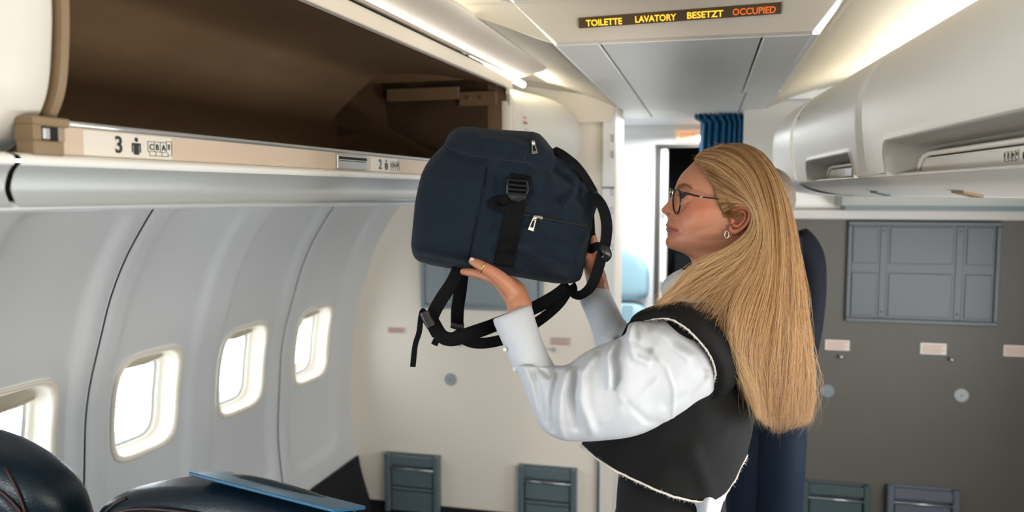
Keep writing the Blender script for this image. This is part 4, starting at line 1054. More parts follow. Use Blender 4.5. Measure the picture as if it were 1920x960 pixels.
# eye
EYW = mat('eye_white', srgb(214, 204, 198), .2); IRIS = mat('iris', srgb(44, 50, 52), .15); LASH = mat('lash_brown', srgb(46, 30, 22), .7)
ew = wnear(1284, 369)
eb = MB().sphere(P(1286.5, 369.5, HD-(ew-.0085)), .0108, n=14).build('eye', EYW, wo, smooth=True)
ce_ = P(1286.5, 369.5, HD-(ew-.0085)); dr = (P(1276, 369.5, 1.54)-P(1286.5, 369.5, 1.54)); dr /= np.linalg.norm(dr); dr = dr*.80-FWD*.60
Zr = dr/np.linalg.norm(dr); Xr = np.cross(UP, Zr); Xr /= np.linalg.norm(Xr); Yr = np.cross(Zr, Xr)
MB().sphere(ce_+Zr*.0088, (.0064, .0064, .0025), R=np.column_stack([Xr, Yr, Zr]), n=8).build('iris', IRIS, eb, smooth=True)
ld = MB()
for sgn, y0, amp in ((1, 369.5, 7.0), (-1, 370.5, 5.2)):
    rows = []
    for u in np.linspace(-1, 1, 14):
        row = []
        for v in np.linspace(0, 1, 6):
            x = 1285.5+u*9.5; lidy = y0-sgn*amp*(1-u*u)*(.58+.6*v)-sgn*v*2.2
            dpt = .0115*math.sqrt(max(0, 1-((x-1286.5)/13)**2))*math.sqrt(max(0, 1-(v*.55)**2))
            row.append(P(x, lidy, HD-(ew-.0085+dpt*(1-v)+(.0095-.004*abs(u))*v*1.0)))
        rows.append(row)
    ld.grid(rows)
me_l = ld.build('eyelids', None, wo, smooth=True)
me_l.data.materials.append(mat('eyelid_skin', srgb(166, 108, 80), .5))
la = MB()
for k in range(26):
    u = -1+2*k/25; x = 1285.5+u*9.2; y = 369.5-5.2*(1-u*u)*.6; b0 = P(x, y, HD-(ew+.0030*(1-.6*u*u)))
    b1 = b0+np.array(-RT)*.0035*(1-u*.4)+UP*.0022-FWD*.0015; b2 = b0-RT*.0062*(1-u*.4)+UP*.0052-FWD*.002
    la.tube([b0, b1, b2], [.0004, .0003, .0001], 4)
la.tube([P(1285.5+u*9.2, 369.5-5.2*(1-u*u)*.6, HD-(ew+.0030*(1-.6*u*u))) for u in np.linspace(-1, 1, 12)], .0006, 6)
la.build('eyelashes', LASH, wo, smooth=True)
BROWM = mat('eyebrow_hair', srgb(128, 86, 54), .7)
eb_ = MB()
for k in range(260):
    u = rng.random(); x = 1269+27*u; y = 351-4.2*math.sin(math.pi*min(1, u*1.15))+4*max(0, u-.75)*4*.3+rng.normal()*1.5*(1-u*.5)
    p0 = onface(x, y, .0003); p1 = onface(x+3.5, y-1.6+2*u, .0011)
    eb_.tube([p0, (p0+p1)/2-FWD*.0004, p1], [.00042, .00032, .0001], 3)
eb_.build('eyebrow', BROWM, wo)
# ear
er = MB(); E0 = lambda x, y, lift: P(x, y, HD-(.0700+lift))
er.tube([E0(1378, 402, .002), E0(1374, 396, .005), E0(1380, 389, .009), E0(1391, 386.5, .013), E0(1402, 390, .016), E0(1406.5, 399, .017), E0(1404, 412, .016), E0(1397, 423, .013), E0(1387, 431, .010), E0(1378, 434.5, .007), E0(1371, 431, .004), E0(1370, 424, .003)], [.0032, .0036, .0036, .0036, .0038, .0040, .0038, .0036, .0042, .0052, .0046, .003], 12, res=6)
er.tube([E0(1383, 399, .006), E0(1390, 396, .009), E0(1397, 401, .011), E0(1396, 411, .010), E0(1389, 420, .009), E0(1381, 424, .008), E0(1375, 421, .007)], [.002, .003, .0032, .0030, .0028, .0030, .0025], 10, res=6)
er.tube([E0(1371, 408, .004), E0(1374, 413, .0075), E0(1372, 419, .005)], [.003, .0042, .003], 10, res=5)
rows = []
for k in range(9):
    t = k/8; rows.append([E0(1388+(x-1388)*t, 410+(y-410)*t, (z-.006)*t+.001+.001*t) for x, y, z in [(1376, 397, .006), (1381, 390, .010), (1391, 388, .013), (1401, 392, .015), (1404, 401, .016), (1402, 412, .015), (1395, 422, .013), (1386, 430, .010), (1376, 432, .006), (1371, 424, .004), (1371, 410, .003)]])
er.grid(rows, cv=True)
o = er.build('ear', None, wo, smooth=True); o.data.materials.append(mat('ear_skin', srgb(176, 106, 78), .5, sss=.2))
GOLDM = mat('gold_jewellery', srgb(214, 180, 110), .22, metal=1)
c0 = P(1363, 440, HD-.074); MB().tube([c0+RT*.0045*math.cos(t)*.7+UP*.0068*math.sin(t)-FWD*.003*math.cos(t) for t in np.linspace(0, 2*math.pi, 25)[:-1]], .0015, 8, closed=True).build('hoop_earring', mat('silver_jewellery', srgb(222, 214, 196), .2, metal=1), wo, smooth=True)
c0 = P(1369, 441, HD-.074); MB().tube([c0+RT*.0025*math.cos(t)+UP*.005*math.sin(t) for t in np.linspace(0, 2*math.pi, 21)[:-1]], .0009, 8, closed=True).build('hoop_earring', GOLDM, wo, smooth=True)
c0 = np.array(P(907.5, 501.5, 1.4555)); tdir = np.array(P(902, 498, 1.457))-np.array(P(912, 504, 1.455)); tdir /= np.linalg.norm(tdir); s1 = np.cross(tdir, FWD); s1 /= np.linalg.norm(s1); s2 = np.cross(tdir, s1)
MB().tube([c0+(s1*math.cos(t)+s2*math.sin(t))*.0108 for t in np.linspace(0, 2*math.pi, 31)[:-1]], .0013, 8, closed=True).build('ring', GOLDM, wo, smooth=True)
nl = MB().sphere(P(886.5, 490.3, 1.463)-FWD*.0042+UP*.003, (.0065, .004, .004), R=np.column_stack([tdir, s1, s2]), n=8).build('thumbnail', mat('nail_polish', srgb(214, 176, 164), .2), wo, smooth=True)
# glasses
gl = empty('eyeglasses', P(1268, 376, 1.54), 'black round eyeglasses with silver bridge worn by the blonde woman', 'glasses')
FRB = mat('glasses_black', srgb(14, 13, 14), .25); LENS = mat('glasses_lens', (1, 1, 1, 1), .0, trans=1, spec=.5)
def rimpt(t, side):
    # near lens centre at px 1268, width 48 mm but turned edge-on
    wv = .036+.0225*math.cos(t) if side > 0 else -.036-.0225*math.cos(t)
    px = 1262+ (abs(wv)-.0135)/.045*14.0 if side > 0 else 1258+(abs(wv)-.0135)/.045*9
    py = 376-23.5*math.sin(t)*(1-.06*math.sin(t))
    px -= (py-376)*.02
    return P(px, py, HD-max(wv, -.03))
for side in (1, -1):
    rp_ = [rimpt(t, side) for t in np.linspace(0, 2*math.pi, 49)[:-1]]
    fo_ = MB().tube(rp_, .0018 if side > 0 else .0012, 8, closed=True).build('rim', FRB if side > 0 else FRB, gl, smooth=True)
    mb = MB(); mb.add([tuple(q) for q in rp_]+[tuple(np.mean(rp_, 0)-RT*.001)], [(k, (k+1) % 48, 48) for k in range(48)]); mb.build('lens', LENS, gl, smooth=True)
MB().tube([P(1262, 362, HD)-FWD*.0135, P(1257.5, 360, HD), P(1258, 362, HD)+FWD*.0135], .0011, 8, res=4).build('bridge', NICK, gl, smooth=True)
MB().tube([P(1259.5, 352, HD)+FWD*.012, P(1257.8, 362, HD)+FWD*.010, P(1257.5, 376, HD)+FWD*.010], .0009, 8, res=4).build('nose_pad_arm', NICK, gl, smooth=True)
for side in (1, -1):
    wv = .0595*side
    tp = [Pw(1275.5, 361, wv), Pw(1290, 363.3, side*.0665), Pw(1315, 369, side*.0735), Pw(1355, 374.5, side*.0765), Pw(1385, 383, side*.0765), Pw(1400, 396, side*.072)]
    if side < 0: tp = [P(1262, 361, HD+.0585), P(1290, 364, HD+.0665), P(1340, 372, HD+.074), P(1380, 384, HD+.0765)]
    t_o = MB().tube(tp, [.0026, .0022, .0016, .0014, .0014, .0012][:len(tp)], 8, res=6).build('temple', FRB, gl, smooth=True)
    a = Pw(1312, 368.4, side*.0733); b_ = Pw(1321, 370, side*.0738)
    MB().tube([a, b_], .0018, 8).build('temple_band', NICK, t_o, smooth=True)
# ------------------------------------------------------------------ clothes
BLOUSE = mat('white_cotton', srgb(194, 198, 204), .75, bump=.25, bscale=1200, noise=.02, nscale=10)
VEST = mat('black_denim', srgb(7, 7, 8), .8, spec=.25, bump=.4, bscale=1400, noise=.15, nscale=60)
TROU = mat('black_trousers', srgb(17, 16, 18), .8, spec=.3, bump=.3, bscale=900)
FRAY = mat('frayed_white_edge', srgb(214, 208, 200), .9)
# near sleeve: contours along the arm, from cuff to shoulder
SCR = [([(1000, 688), (1040, 684), (1090, 664)], .006, 6), ([(1062, 690), (1052, 740), (1050, 800), (1056, 824)], .014, 8), ([(1046, 700), (1036, 750), (1036, 805)], -.010, 8),
       ([(1100, 662), (1078, 690), (1072, 740), (1080, 800)], -.012, 8), ([(1112, 668), (1092, 700), (1090, 750), (1110, 810)], .012, 9), ([(1150, 640), (1137, 665), (1142, 700), (1143, 722)], .014, 7), ([(1162, 640), (1152, 670), (1156, 705), (1152, 725)], -.014, 8),
       ([(1180, 612), (1176, 640), (1190, 670), (1215, 680)], .012, 7), ([(1190, 612), (1194, 640), (1215, 655)], -.008, 7), ([(1130, 792), (1175, 768), (1232, 712)], .0035, 4), ([(1160, 742), (1182, 770), (1205, 796)], .0035, 4),
       ([(1225, 660), (1250, 690), (1264, 730), (1262, 782)], .005, 3.5), ([(1230, 615), (1255, 640), (1290, 670)], .008, 10), ([(1250, 760), (1290, 740), (1325, 700)], -.007, 9), ([(1175, 760), (1215, 790), (1245, 795)], -.006, 8),
       ([(1000, 700), (1010, 740), (1020, 790)], -.009, 9), ([(985, 690), (1000, 720), (1006, 770)], .007, 7), ([(1010, 690), (1030, 705), (1040, 690)], -.006, 6), ([(1265, 640), (1300, 660), (1320, 700)], -.006, 9)]
def sl_disp(px, py, s, t):
    o = 0
    if s > 0:
        for poly, amp, sig in SCR: o += crease(px, py, poly, amp*1.15, sig*.95)
    o += .003*float(NZ(px/30, py/30, 2))+.001*float(NZ(px/12, py/12, 7))
    return 0, 0, o*min(1, abs(s)*1.3)
D = 1.44
sA = [(1003, 684, D), (1030, 684, D), (1062, 684, D), (1092, 664, D), (1118, 650, D), (1150, 638, D), (1172, 626, D), (1182, 606, D), (1215, 600, 1.46), (1250, 598, 1.47), (1285, 612, 1.48), (1322, 634, 1.49), (1352, 655, 1.50)]
sB = [(968, 686, D), (982, 730, D), (1006, 785, D), (1022, 810, D), (1052, 825, D), (1090, 828, D), (1130, 826, D), (1180, 820, D), (1225, 806, 1.46), (1262, 792, 1.47), (1300, 772, 1.48), (1336, 748, 1.49), (1358, 728, 1.50)]
sT = [.040, .052, .066, .072, .076, .078, .078, .078, .078, .077, .074, .068, .034]
bl = empty('blouse', P(1200, 960, 1.60), None) if False else None
sleeve = MB().grid(loft2(sA, sB, 150, 120, 2.0, sl_disp, width=sT), cv=True, cap0=True, cap1=True)
nearsl = sleeve.build('blouse_sleeve', BLOUSE, wo, smooth=True)
# cuff turned up on the forearm
def cf_disp(px, py, s, t): return 0, 0, .0014*float(NZ(px/25, py/25, 3))
cA = [(988, 571, 1.465), (997, 576, 1.465), (1004, 600, 1.46), (1014, 630, 1.455), (1026, 660, 1.45), (1043, 692, 1.445)]
cB = [(934, 594, 1.465), (925, 602, 1.465), (937, 632, 1.46), (950, 660, 1.455), (962, 690, 1.45), (985, 715, 1.445)]
cT = [.026, .036, .040, .041, .042, .042]
cu1 = MB().grid(loft2(cA, cB, 60, 64, 2.2, cf_disp, width=cT), cv=True, cap1=True).build('cuff', BLOUSE, nearsl, smooth=True)
s = cu1.modifiers.new('solid', 'SOLIDIFY'); s.thickness = .0018; s.offset = -1
BUT = mat('shirt_button', srgb(222, 220, 216), .3)
for bx_, by in ((947, 655), (966, 692)):
    MB().tube([P(bx_, by, 1.435), P(bx_-1.5, by, 1.432)], .0042, 12).build('button', BUT, nearsl, smooth=True)
# far sleeve and cuff
cA = [(1126, 526, 1.755), (1135, 530, 1.755), (1150, 560, 1.76), (1165, 590, 1.765), (1180, 615, 1.77)]
cB = [(1094, 556, 1.755), (1087, 563, 1.755), (1098, 590, 1.76), (1108, 615, 1.765), (1116, 640, 1.77)]
farc = MB().grid(loft2(cA, cB, 44, 56, 2.2, cf_disp, width=[.028, .038, .042, .043, .044]), cv=True, cap1=True)
fA = [(1172, 600, 1.77), (1182, 612, 1.77), (1200, 620, 1.77), (1240, 615, 1.76), (1290, 600, 1.74)]
fB = [(1114, 628, 1.77), (1118, 648, 1.77), (1140, 690, 1.78), (1190, 730, 1.78), (1260, 740, 1.76)]
fs = MB().grid(loft2(fA, fB, 60, 64, 2.0, sl_disp, width=[.040, .055, .065, .07, .07]), cv=True, cap0=True, cap1=True).build('blouse_sleeve', BLOUSE, wo, smooth=True)
fc = farc.build('cuff', BLOUSE, fs, smooth=True); s = fc.modifiers.new('solid', 'SOLIDIFY'); s.thickness = .0018; s.offset = -1
# vest
hemx, hemy = zip(*[(1093, 833), (1120, 858), (1150, 878), (1190, 898), (1230, 916), (1265, 930), (1300, 938), (1335, 939), (1358, 925), (1375, 900), (1388, 872), (1400, 850)])
def hem(x): return float(np.interp(x, hemx, hemy))
vA = [(1252, 574, 1.60), (1226, 578, 1.60), (1200, 590, 1.60), (1180, 614, 1.60), (1166, 640, 1.60), (1150, 690, 1.60), (1132, 740, 1.60), (1112, 790, 1.60), (1093, 833, 1.60)]
vB = [(1372, 560, 1.60), (1384, 566, 1.60), (1394, 580, 1.60), (1402, 610, 1.60), (1408, 650, 1.60), (1413, 710, 1.60), (1413, 760, 1.60), (1408, 810, 1.60), (1398, 852, 1.60)]
vT = [.045, .10, .145, .165, .165, .160, .158, .158, .160]
VCR = [([(1400, 740), (1350, 790), (1280, 800)], .006, 12), ([(1330, 745), (1370, 760), (1400, 780)], -.005, 8), ([(1130, 845), (1200, 860), (1280, 850)], .005, 12), ([(1380, 640), (1375, 700), (1385, 760)], .005, 12), ([(1300, 800), (1330, 840), (1320, 900)], .006, 12), ([(1160, 840), (1200, 830), (1240, 810)], -.005, 9)]
def v_disp(px, py, s, t):
    o = 0
    for poly, amp, sig in VCR: o += crease(px, py, poly, amp, sig)
    dy = 0
    if t > .70:
        base = 833+(px-1093)*(852-833)/(1398-1093); dy = (hem(px)-base)*((t-.70)/.30)*max(0, .25+.75*min(1, max(0, s*2.2+.55)))
    return 0, dy, (o+.004*float(NZ(px/40, py/40, 9)))*min(1, abs(s)*1.4)
VG = loft2(vA, vB, 110, 120, 2.1, v_disp, width=vT)
vo = MB().grid(VG, cv=True, cap0=True).build('vest', VEST, wo, smooth=True)
s = vo.modifiers.new('solid', 'SOLIDIFY'); s.thickness = .003; s.offset = -1
# frayed hem
def frayline(pts, name, parent, r=.0016, n=5, out=.006):
    mb = MB(); pts = np.array(pts); mb.tube(pts+rng.normal(size=pts.shape)*.0004, r, 6)
    for i in range(len(pts)-1):
        for q in range(n):
            p0 = pts[i]+(pts[i+1]-pts[i])*rng.random(); d_ = rng.normal(size=3)*.6+np.array([0, 0, -.5]); d_ /= np.linalg.norm(d_); mb.tube([p0, p0+d_*out*rng.random()*.6, p0+d_*out*rng.random()+rng.normal(size=3)*.001], [.00035, .0003, .0001], 3)
    return mb.build(name, FRAY, parent, smooth=True)
hp = np.vstack([VG[-1], VG[-1][:1]]); hpc = hp.mean(0); hpd = hp-hpc; hpd -= np.outer(hpd@UP, UP); hpd /= np.linalg.norm(hpd, axis=1, keepdims=True)
frayline(hp-UP*.0015+hpd*.002, 'frayed_hem', vo, r=.0022, n=9, out=.009)
# armhole: vest fabric over the shoulder with a frayed edge
arm = cr([(1186, 604), (1206, 600), (1236, 596), (1256, 598), (1276, 608), (1296, 624), (1314, 642), (1330, 664), (1340, 688), (1341, 708), (1332, 728), (1318, 746)], 8)
outr = cr([(1166, 632), (1186, 596), (1216, 578), (1256, 570), (1296, 578), (1330, 598), (1360, 630), (1378, 665), (1384, 695), (1376, 722), (1352, 745), (1322, 750)], 8)
def fd(x, y, t):   # depth of the vest edge: lies just over the sleeve cap, folds to the vest side
    return 0
rows = []; edge = []
k_ = len(arm)
for i in range(k_):
    a_, b_ = arm[i][:2], outr[i][:2]; row = []
    t_ = i/(k_-1); de = 1.405+.055*abs(2*t_-.95)**1.6+(.06 if t_ < .12 else 0)*(1-t_/.12)+.035*float(smoothstep(.82, 1.0, t_)); do = 1.452+.02*math.sin(t_*math.pi)*0
    for v in np.linspace(0, 1, 12):
        x, y = a_+(b_-a_)*v; dd = de+(do-de)*v**1.6-.010*math.sin(v*math.pi)
        row.append(P(x, y, dd))
    rows.append(row); edge.append(P(a_[0], a_[1], de-.002))
vs = MB().grid(rows).build('vest_shoulder', VEST, vo, smooth=True); s = vs.modifiers.new('solid', 'SOLIDIFY'); s.thickness = .004; s.offset = 0
frayline(edge[2:], 'frayed_armhole', vo, r=.0018, n=8, out=.006)
# blouse body: collar at the neck, tails under the vest
co_ = MB().grid(loft2([(1240, 556, 1.60), (1243, 530, 1.60), (1258, 514, 1.60), (1275, 505, 1.60)], [(1400, 590, 1.60), (1400, 560, 1.60), (1395, 540, 1.60), (1390, 520, 1.60)], 30, 60, 2.0, None, width=[.09, .078, .07, .064]), cv=True)
o = co_.build('blouse_collar', BLOUSE, wo, smooth=True); s = o.modifiers.new('solid', 'SOLIDIFY'); s.thickness = .003
def tail_disp(px, py, s, t): return 0, 0, .006*math.sin(px*.16+py*.05)+.004*float(NZ(px/14, py/20, 4))
ta = MB().grid(loft2([(1150, 850, 1.60), (1190, 885, 1.60), (1240, 915, 1.60), (1290, 948, 1.60), (1302, 965, 1.60)], [(1385, 840, 1.60), (1384, 880, 1.60), (1372, 905, 1.60), (1360, 935, 1.60), (1352, 962, 1.60)], 40, 80, 2.2, tail_disp, width=[.11, .115, .125, .150, .172]), cv=True)
ta.build('blouse_tail', BLOUSE, wo, smooth=True)
# trousers down to the shoes
def W2P(p): # world -> px,py,d
    v = np.array(p)-CAM; d = v@FWD; return (960+F*(v@RT)/d, 480-F*(v@UP)/d, d)
tr = MB(); hip = P(1255, 985, 1.60)
base = np.array([hip[0], hip[1]])
def ell(cx, cy, z, rx, ry, n=40):
    return [(cx+RT[0]*rx*math.cos(t)+RT[1]*-ry*math.sin(t), cy+RT[1]*rx*math.cos(t)+RT[0]*ry*math.sin(t), z) for t in np.linspace(0, 2*math.pi, n, endpoint=False)]
wz = P(1255, 880, 1.60)[2]; hz = P(1255, 960, 1.6)[2]
tr.grid([ell(*(base), wz, .100, .112), ell(*base, (wz+hz)/2, .104, .116), ell(*base, hz, .106, .122), ell(*base, hz-.08, .122, .165), ell(*base, hz-.16, .115, .16)], cv=True, cap0=True)
for sd_ in (-1, 1):
    c_ = base+np.array([FWD[0], FWD[1]])*sd_*.085+np.array([RT[0], RT[1]])*.01*sd_
    tr.grid([ell(*c_, hz-.12, .108, .082), ell(*c_, hz-.28, .092, .078), ell(*c_, hz-.46, .078, .070), ell(*c_, .30, .085, .072), ell(*c_, .06, .105, .085)], cv=True, cap0=True, cap1=True)
tr.build('trousers', TROU, wo, smooth=True)
SHOE = mat('shoe_leather', srgb(18, 18, 20), .35)
def shoe(cx, cy, dirv, parent, L=.25):
    dx, dy = dirv; g = []
    for k in range(14):
        t = k/13; w_ = .036+.012*math.sin(t*math.pi); w_ *= (max(.05, 1-((t-.75)/.25)**2)**.5 if t > .75 else (max(.1, 1-((.12-t)/.12)**2)**.5 if t < .12 else 1)); h_ = .075-.035*smoothstep(.2, .7, t)
        g.append([(cx+dx*(t*L-.07)-dy*w_*math.cos(a), cy+dy*(t*L-.07)+dx*w_*math.cos(a), .002+max(0, h_*(.5+.5*math.sin(a)))) for a in np.linspace(0, 2*math.pi, 20, endpoint=False)])
    return MB().grid(g, cv=True, cap0=True, cap1=True).build('shoe', SHOE, parent, smooth=True)
for sd_ in (-1, 1):
    c_ = base+np.array([FWD[0], FWD[1]])*sd_*.085+np.array([RT[0], RT[1]])*.01*sd_
    shoe(c_[0], c_[1], (-RT[0], -RT[1]), wo)

# ------------------------------------------------------------------ hair
hair_mat = bpy.data.materials.new('blonde_hair'); hair_mat.use_nodes = True
nt = hair_mat.node_tree; pb = nt.nodes['Principled BSDF']; pb.inputs['Roughness'].default_value = .38; pb.inputs['Specular IOR Level'].default_value = .5
vc = nt.nodes.new('ShaderNodeVertexColor'); vc.layer_name = 'strand'; nt.links.new(vc.outputs['Color'], pb.inputs['Base Color'])
def sheet(guides, nt_=26):
    """guides: rows of (px, py, w): resampled; returns (g, nt, 3)"""
    return np.array([resample(cr(np.array(g, float), 8), nt_) for g in guides])
def sheet_eval(S, s, t_idx=None):
    f = s*(len(S)-1); i = int(min(len(S)-2, math.floor(f))); u = f-i
    p0 = S[max(0, i-1)]; p1 = S[i]; p2 = S[i+1]; p3 = S[min(len(S)-1, i+2)]
    return .5*((2*p1)+(-p0+p2)*u+(2*p0-5*p1+4*p2-p3)*u*u+(-p0+3*p1-3*p2+p3)*u**3)
HS = {}
SIDE_ = sheet([
    [(1357, 398, .072), (1366, 392, .077), (1382, 386, .083), (1400, 386, .089), (1411, 396, .091), (1410, 416, .092), (1399, 438, .094), (1370, 462, .104), (1332, 482, .118), (1294, 502, .13), (1262, 540, .14), (1218, 583, .145)],
    [(1346, 378, .073), (1362, 377, .079), (1384, 378, .086), (1402, 385, .091), (1413, 400, .093), (1412, 424, .095), (1398, 448, .10), (1360, 474, .112), (1316, 500, .125), (1276, 532, .137), (1232, 578, .147)],
    [(1338, 352, .071), (1360, 362, .080), (1386, 374, .087), (1405, 385, .092), (1416, 404, .094), (1414, 436, .098), (1392, 466, .106), (1350, 494, .12), (1300, 522, .133), (1250, 560, .147), (1236, 580, .152)],
    [(1322, 325, .064), (1352, 342, .078), (1384, 364, .088), (1406, 383, .093), (1419, 408, .096), (1415, 446, .10), (1394, 478, .11), (1352, 508, .124), (1312, 536, .138), (1272, 566, .152)],
    [(1304, 302, .046), (1338, 314, .068), (1378, 342, .086), (1404, 374, .094), (1422, 408, .098), (1420, 452, .102), (1400, 490, .113), (1366, 522, .13), (1334, 556, .146), (1300, 590, .15)],
    [(1306, 292, .028), (1346, 298, .060), (1386, 326, .084), (1412, 366, .095), (1428, 412, .10), (1428, 460, .105), (1412, 504, .115), (1388, 545, .135), (1372, 590, .152), (1368, 640, .152), (1392, 700, .148), (1412, 770, .14)],
    [(1316, 283, .014), (1358, 288, .052), (1398, 316, .080), (1422, 362, .094), (1436, 415, .10), (1438, 470, .107), (1428, 525, .118), (1410, 575, .14), (1398, 625, .15), (1396, 680, .148), (1412, 730, .142), (1424, 785, .135)],
    [(1334, 276, .006), (1376, 282, .045), (1412, 312, .074), (1434, 362, .090), (1446, 418, .098), (1448, 480, .107), (1442, 545, .118), (1428, 605, .132), (1416, 660, .138), (1418, 715, .135), (1424, 765, .13), (1438, 800, .125)],
], 30)
BACK_ = sheet([
    [(1352, 271, .003), (1392, 279, .040), (1424, 312, .068), (1444, 362, .084), (1454, 420, .093), (1456, 485, .102), (1450, 555, .112), (1438, 620, .122), (1428, 690, .125), (1432, 755, .12), (1440, 800, .11)],
    [(1366, 269, .002), (1404, 279, .034), (1436, 312, .060), (1456, 364, .076), (1466, 425, .086), (1468, 495, .096), (1464, 570, .104), (1456, 645, .108), (1448, 720, .11), (1448, 780, .105), (1452, 812, .10)],
    [(1376, 268, 0), (1414, 281, .026), (1446, 316, .048), (1466, 370, .062), (1477, 435, .073), (1481, 505, .082), (1480, 585, .088), (1476, 665, .09), (1470, 740, .09), (1468, 790, .09), (1466, 812, .085)],
    [(1386, 268, -.004), (1424, 284, .014), (1454, 322, .030), (1474, 376, .042), (1487, 445, .052), (1493, 520, .060), (1497, 600, .065), (1498, 680, .066), (1494, 750, .066), (1488, 790, .066), (1480, 806, .066)],
    [(1394, 269, -.008), (1430, 287, .0), (1459, 327, .008), (1479, 382, .016), (1493, 452, .024), (1502, 530, .030), (1510, 612, .034), (1516, 690, .036), (1516, 750, .036), (1508, 788, .036), (1498, 800, .036)],
    [(1398, 270, -.02), (1432, 289, -.018), (1460, 330, -.014), (1481, 388, -.010), (1495, 458, -.006), (1506, 536, -.002), (1514, 620, 0), (1520, 695, 0), (1522, 750, 0), (1518, 780, 0), (1512, 796, 0)],
    [(1398, 272, -.034), (1428, 292, -.045), (1454, 335, -.052), (1474, 395, -.055), (1488, 465, -.056), (1498, 545, -.056), (1504, 625, -.055), (1508, 700, -.055), (1508, 760, -.055), (1504, 790, -.055)],
], 30)
FAR_ = sheet([
    [(1304, 300, -.046), (1338, 314, -.068), (1378, 342, -.083), (1404, 380, -.086), (1418, 430, -.084), (1424, 490, -.08), (1440, 560, -.08), (1450, 650, -.075), (1455, 740, -.07)],
    [(1316, 284, -.014), (1358, 290, -.052), (1400, 318, -.076), (1430, 366, -.082), (1446, 430, -.08), (1456, 510, -.078), (1464, 600, -.075), (1468, 690, -.07), (1470, 760, -.07)],
    [(1352, 272, -.010), (1392, 282, -.045), (1424, 312, -.064), (1448, 362, -.070), (1464, 430, -.070), (1474, 510, -.068), (1482, 600, -.065), (1486, 690, -.06), (1488, 770, -.06)],
], 30)
HS['main'] = np.concatenate([SIDE_, BACK_, FAR_[::-1]])
def hp_(x, y, w_): return P(x, y, HD-w_)
# dark under-layer that closes the volume
um = MB()
for nm, S in HS.items():
    g = []
    for s in np.linspace(0, 1, 110):
        q = sheet_eval(S, s).copy(); L = len(q); tt = np.linspace(0, 1, L)
        cut = int(L*.93); q = q[:cut]
        g.append([hp_(x, y, w_-.006*float(smoothstep(1.0, .75, s))+.006*float(smoothstep(.9, 1, s))) for x, y, w_ in q])
    um.grid(g)
# body of hair behind the sheets (thickness of the fall)
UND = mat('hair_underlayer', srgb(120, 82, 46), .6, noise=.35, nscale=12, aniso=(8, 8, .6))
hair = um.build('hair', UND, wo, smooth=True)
nseg = 30; SV = []; SC = []; SR = []
def add_strand(q, col, r0):
    SV.append(q); SC.append(col); SR.append(r0)
C_DARK, C_MID, C_LITE = np.array(srgb(128, 84, 44)[:3]), np.array(srgb(180, 134, 80)[:3]), np.array(srgb(236, 198, 148)[:3])
def noise_strand(L, amp, freq):
    t = np.linspace(0, 1, L); o = np.zeros((L, 3))
    for k in range(3):
        a = rng.normal()*amp; f_ = freq*(1+rng.random()*2); p_ = rng.random()*6.28; o[:, k] += a*(np.sin(t*f_*6.28+p_)-math.sin(p_))*t
    return o
cfg = {'main': (11500, .0055)}
for nm, (cnt, thick) in cfg.items():
    S = HS[nm]
    # locks: strands gather round lock centres
    nl_ = 190; locks = np.sort(rng.random(nl_)); lockc = rng.random(nl_); lockn = rng.normal(size=(nl_, 2))
    for _ in range(cnt):
        li = rng.integers(nl_); s0 = locks[li]; s1 = min(1, max(0, s0+rng.normal()*.011)); q = sheet_eval(S, s1).copy(); L = len(q); t = np.linspace(0, 1, L)
        pull = sheet_eval(S, s0); q = q+(pull-q)*(.55*np.sin(t*math.pi)**1.0)[:, None]*rng.random()
        lay = rng.random(); sg = -1 if s1 > .84 else 1
        q[:, 2] += sg*(thick*(lay-.35)+.0022*lockn[li, 0]*np.sin(t*math.pi*1.3))
        q[:, 0] += lockn[li, 1]*3.0*t+rng.normal()*.8*(.3+t); q[:, 1] += rng.normal()*.6*(t > .03)
        ns = noise_strand(L, 1.0, 1.2); q[:, 0] += ns[:, 0]*1.6*t; q[:, 2] += ns[:, 1]*.0016
        end = .80+.20*rng.random()**.5; qi = resample(q, L) if end > .995 else np.column_stack([np.interp(np.linspace(0, end, L), t, q[:, c_]) for c_ in range(3)])
        tone = .12+.66*lockc[li]+rng.normal()*.2-.22*(1-lay); tone = min(1, max(0, tone))  # inner strands darker: shade between locks put into the colour
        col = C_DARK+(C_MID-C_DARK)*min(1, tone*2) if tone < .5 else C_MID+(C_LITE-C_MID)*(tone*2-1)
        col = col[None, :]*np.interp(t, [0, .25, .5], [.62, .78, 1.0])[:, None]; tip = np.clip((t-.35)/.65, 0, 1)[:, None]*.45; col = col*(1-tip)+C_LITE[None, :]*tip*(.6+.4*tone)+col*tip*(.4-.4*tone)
        add_strand(np.array([hp_(*p_) for p_ in qi]), col, .00042)
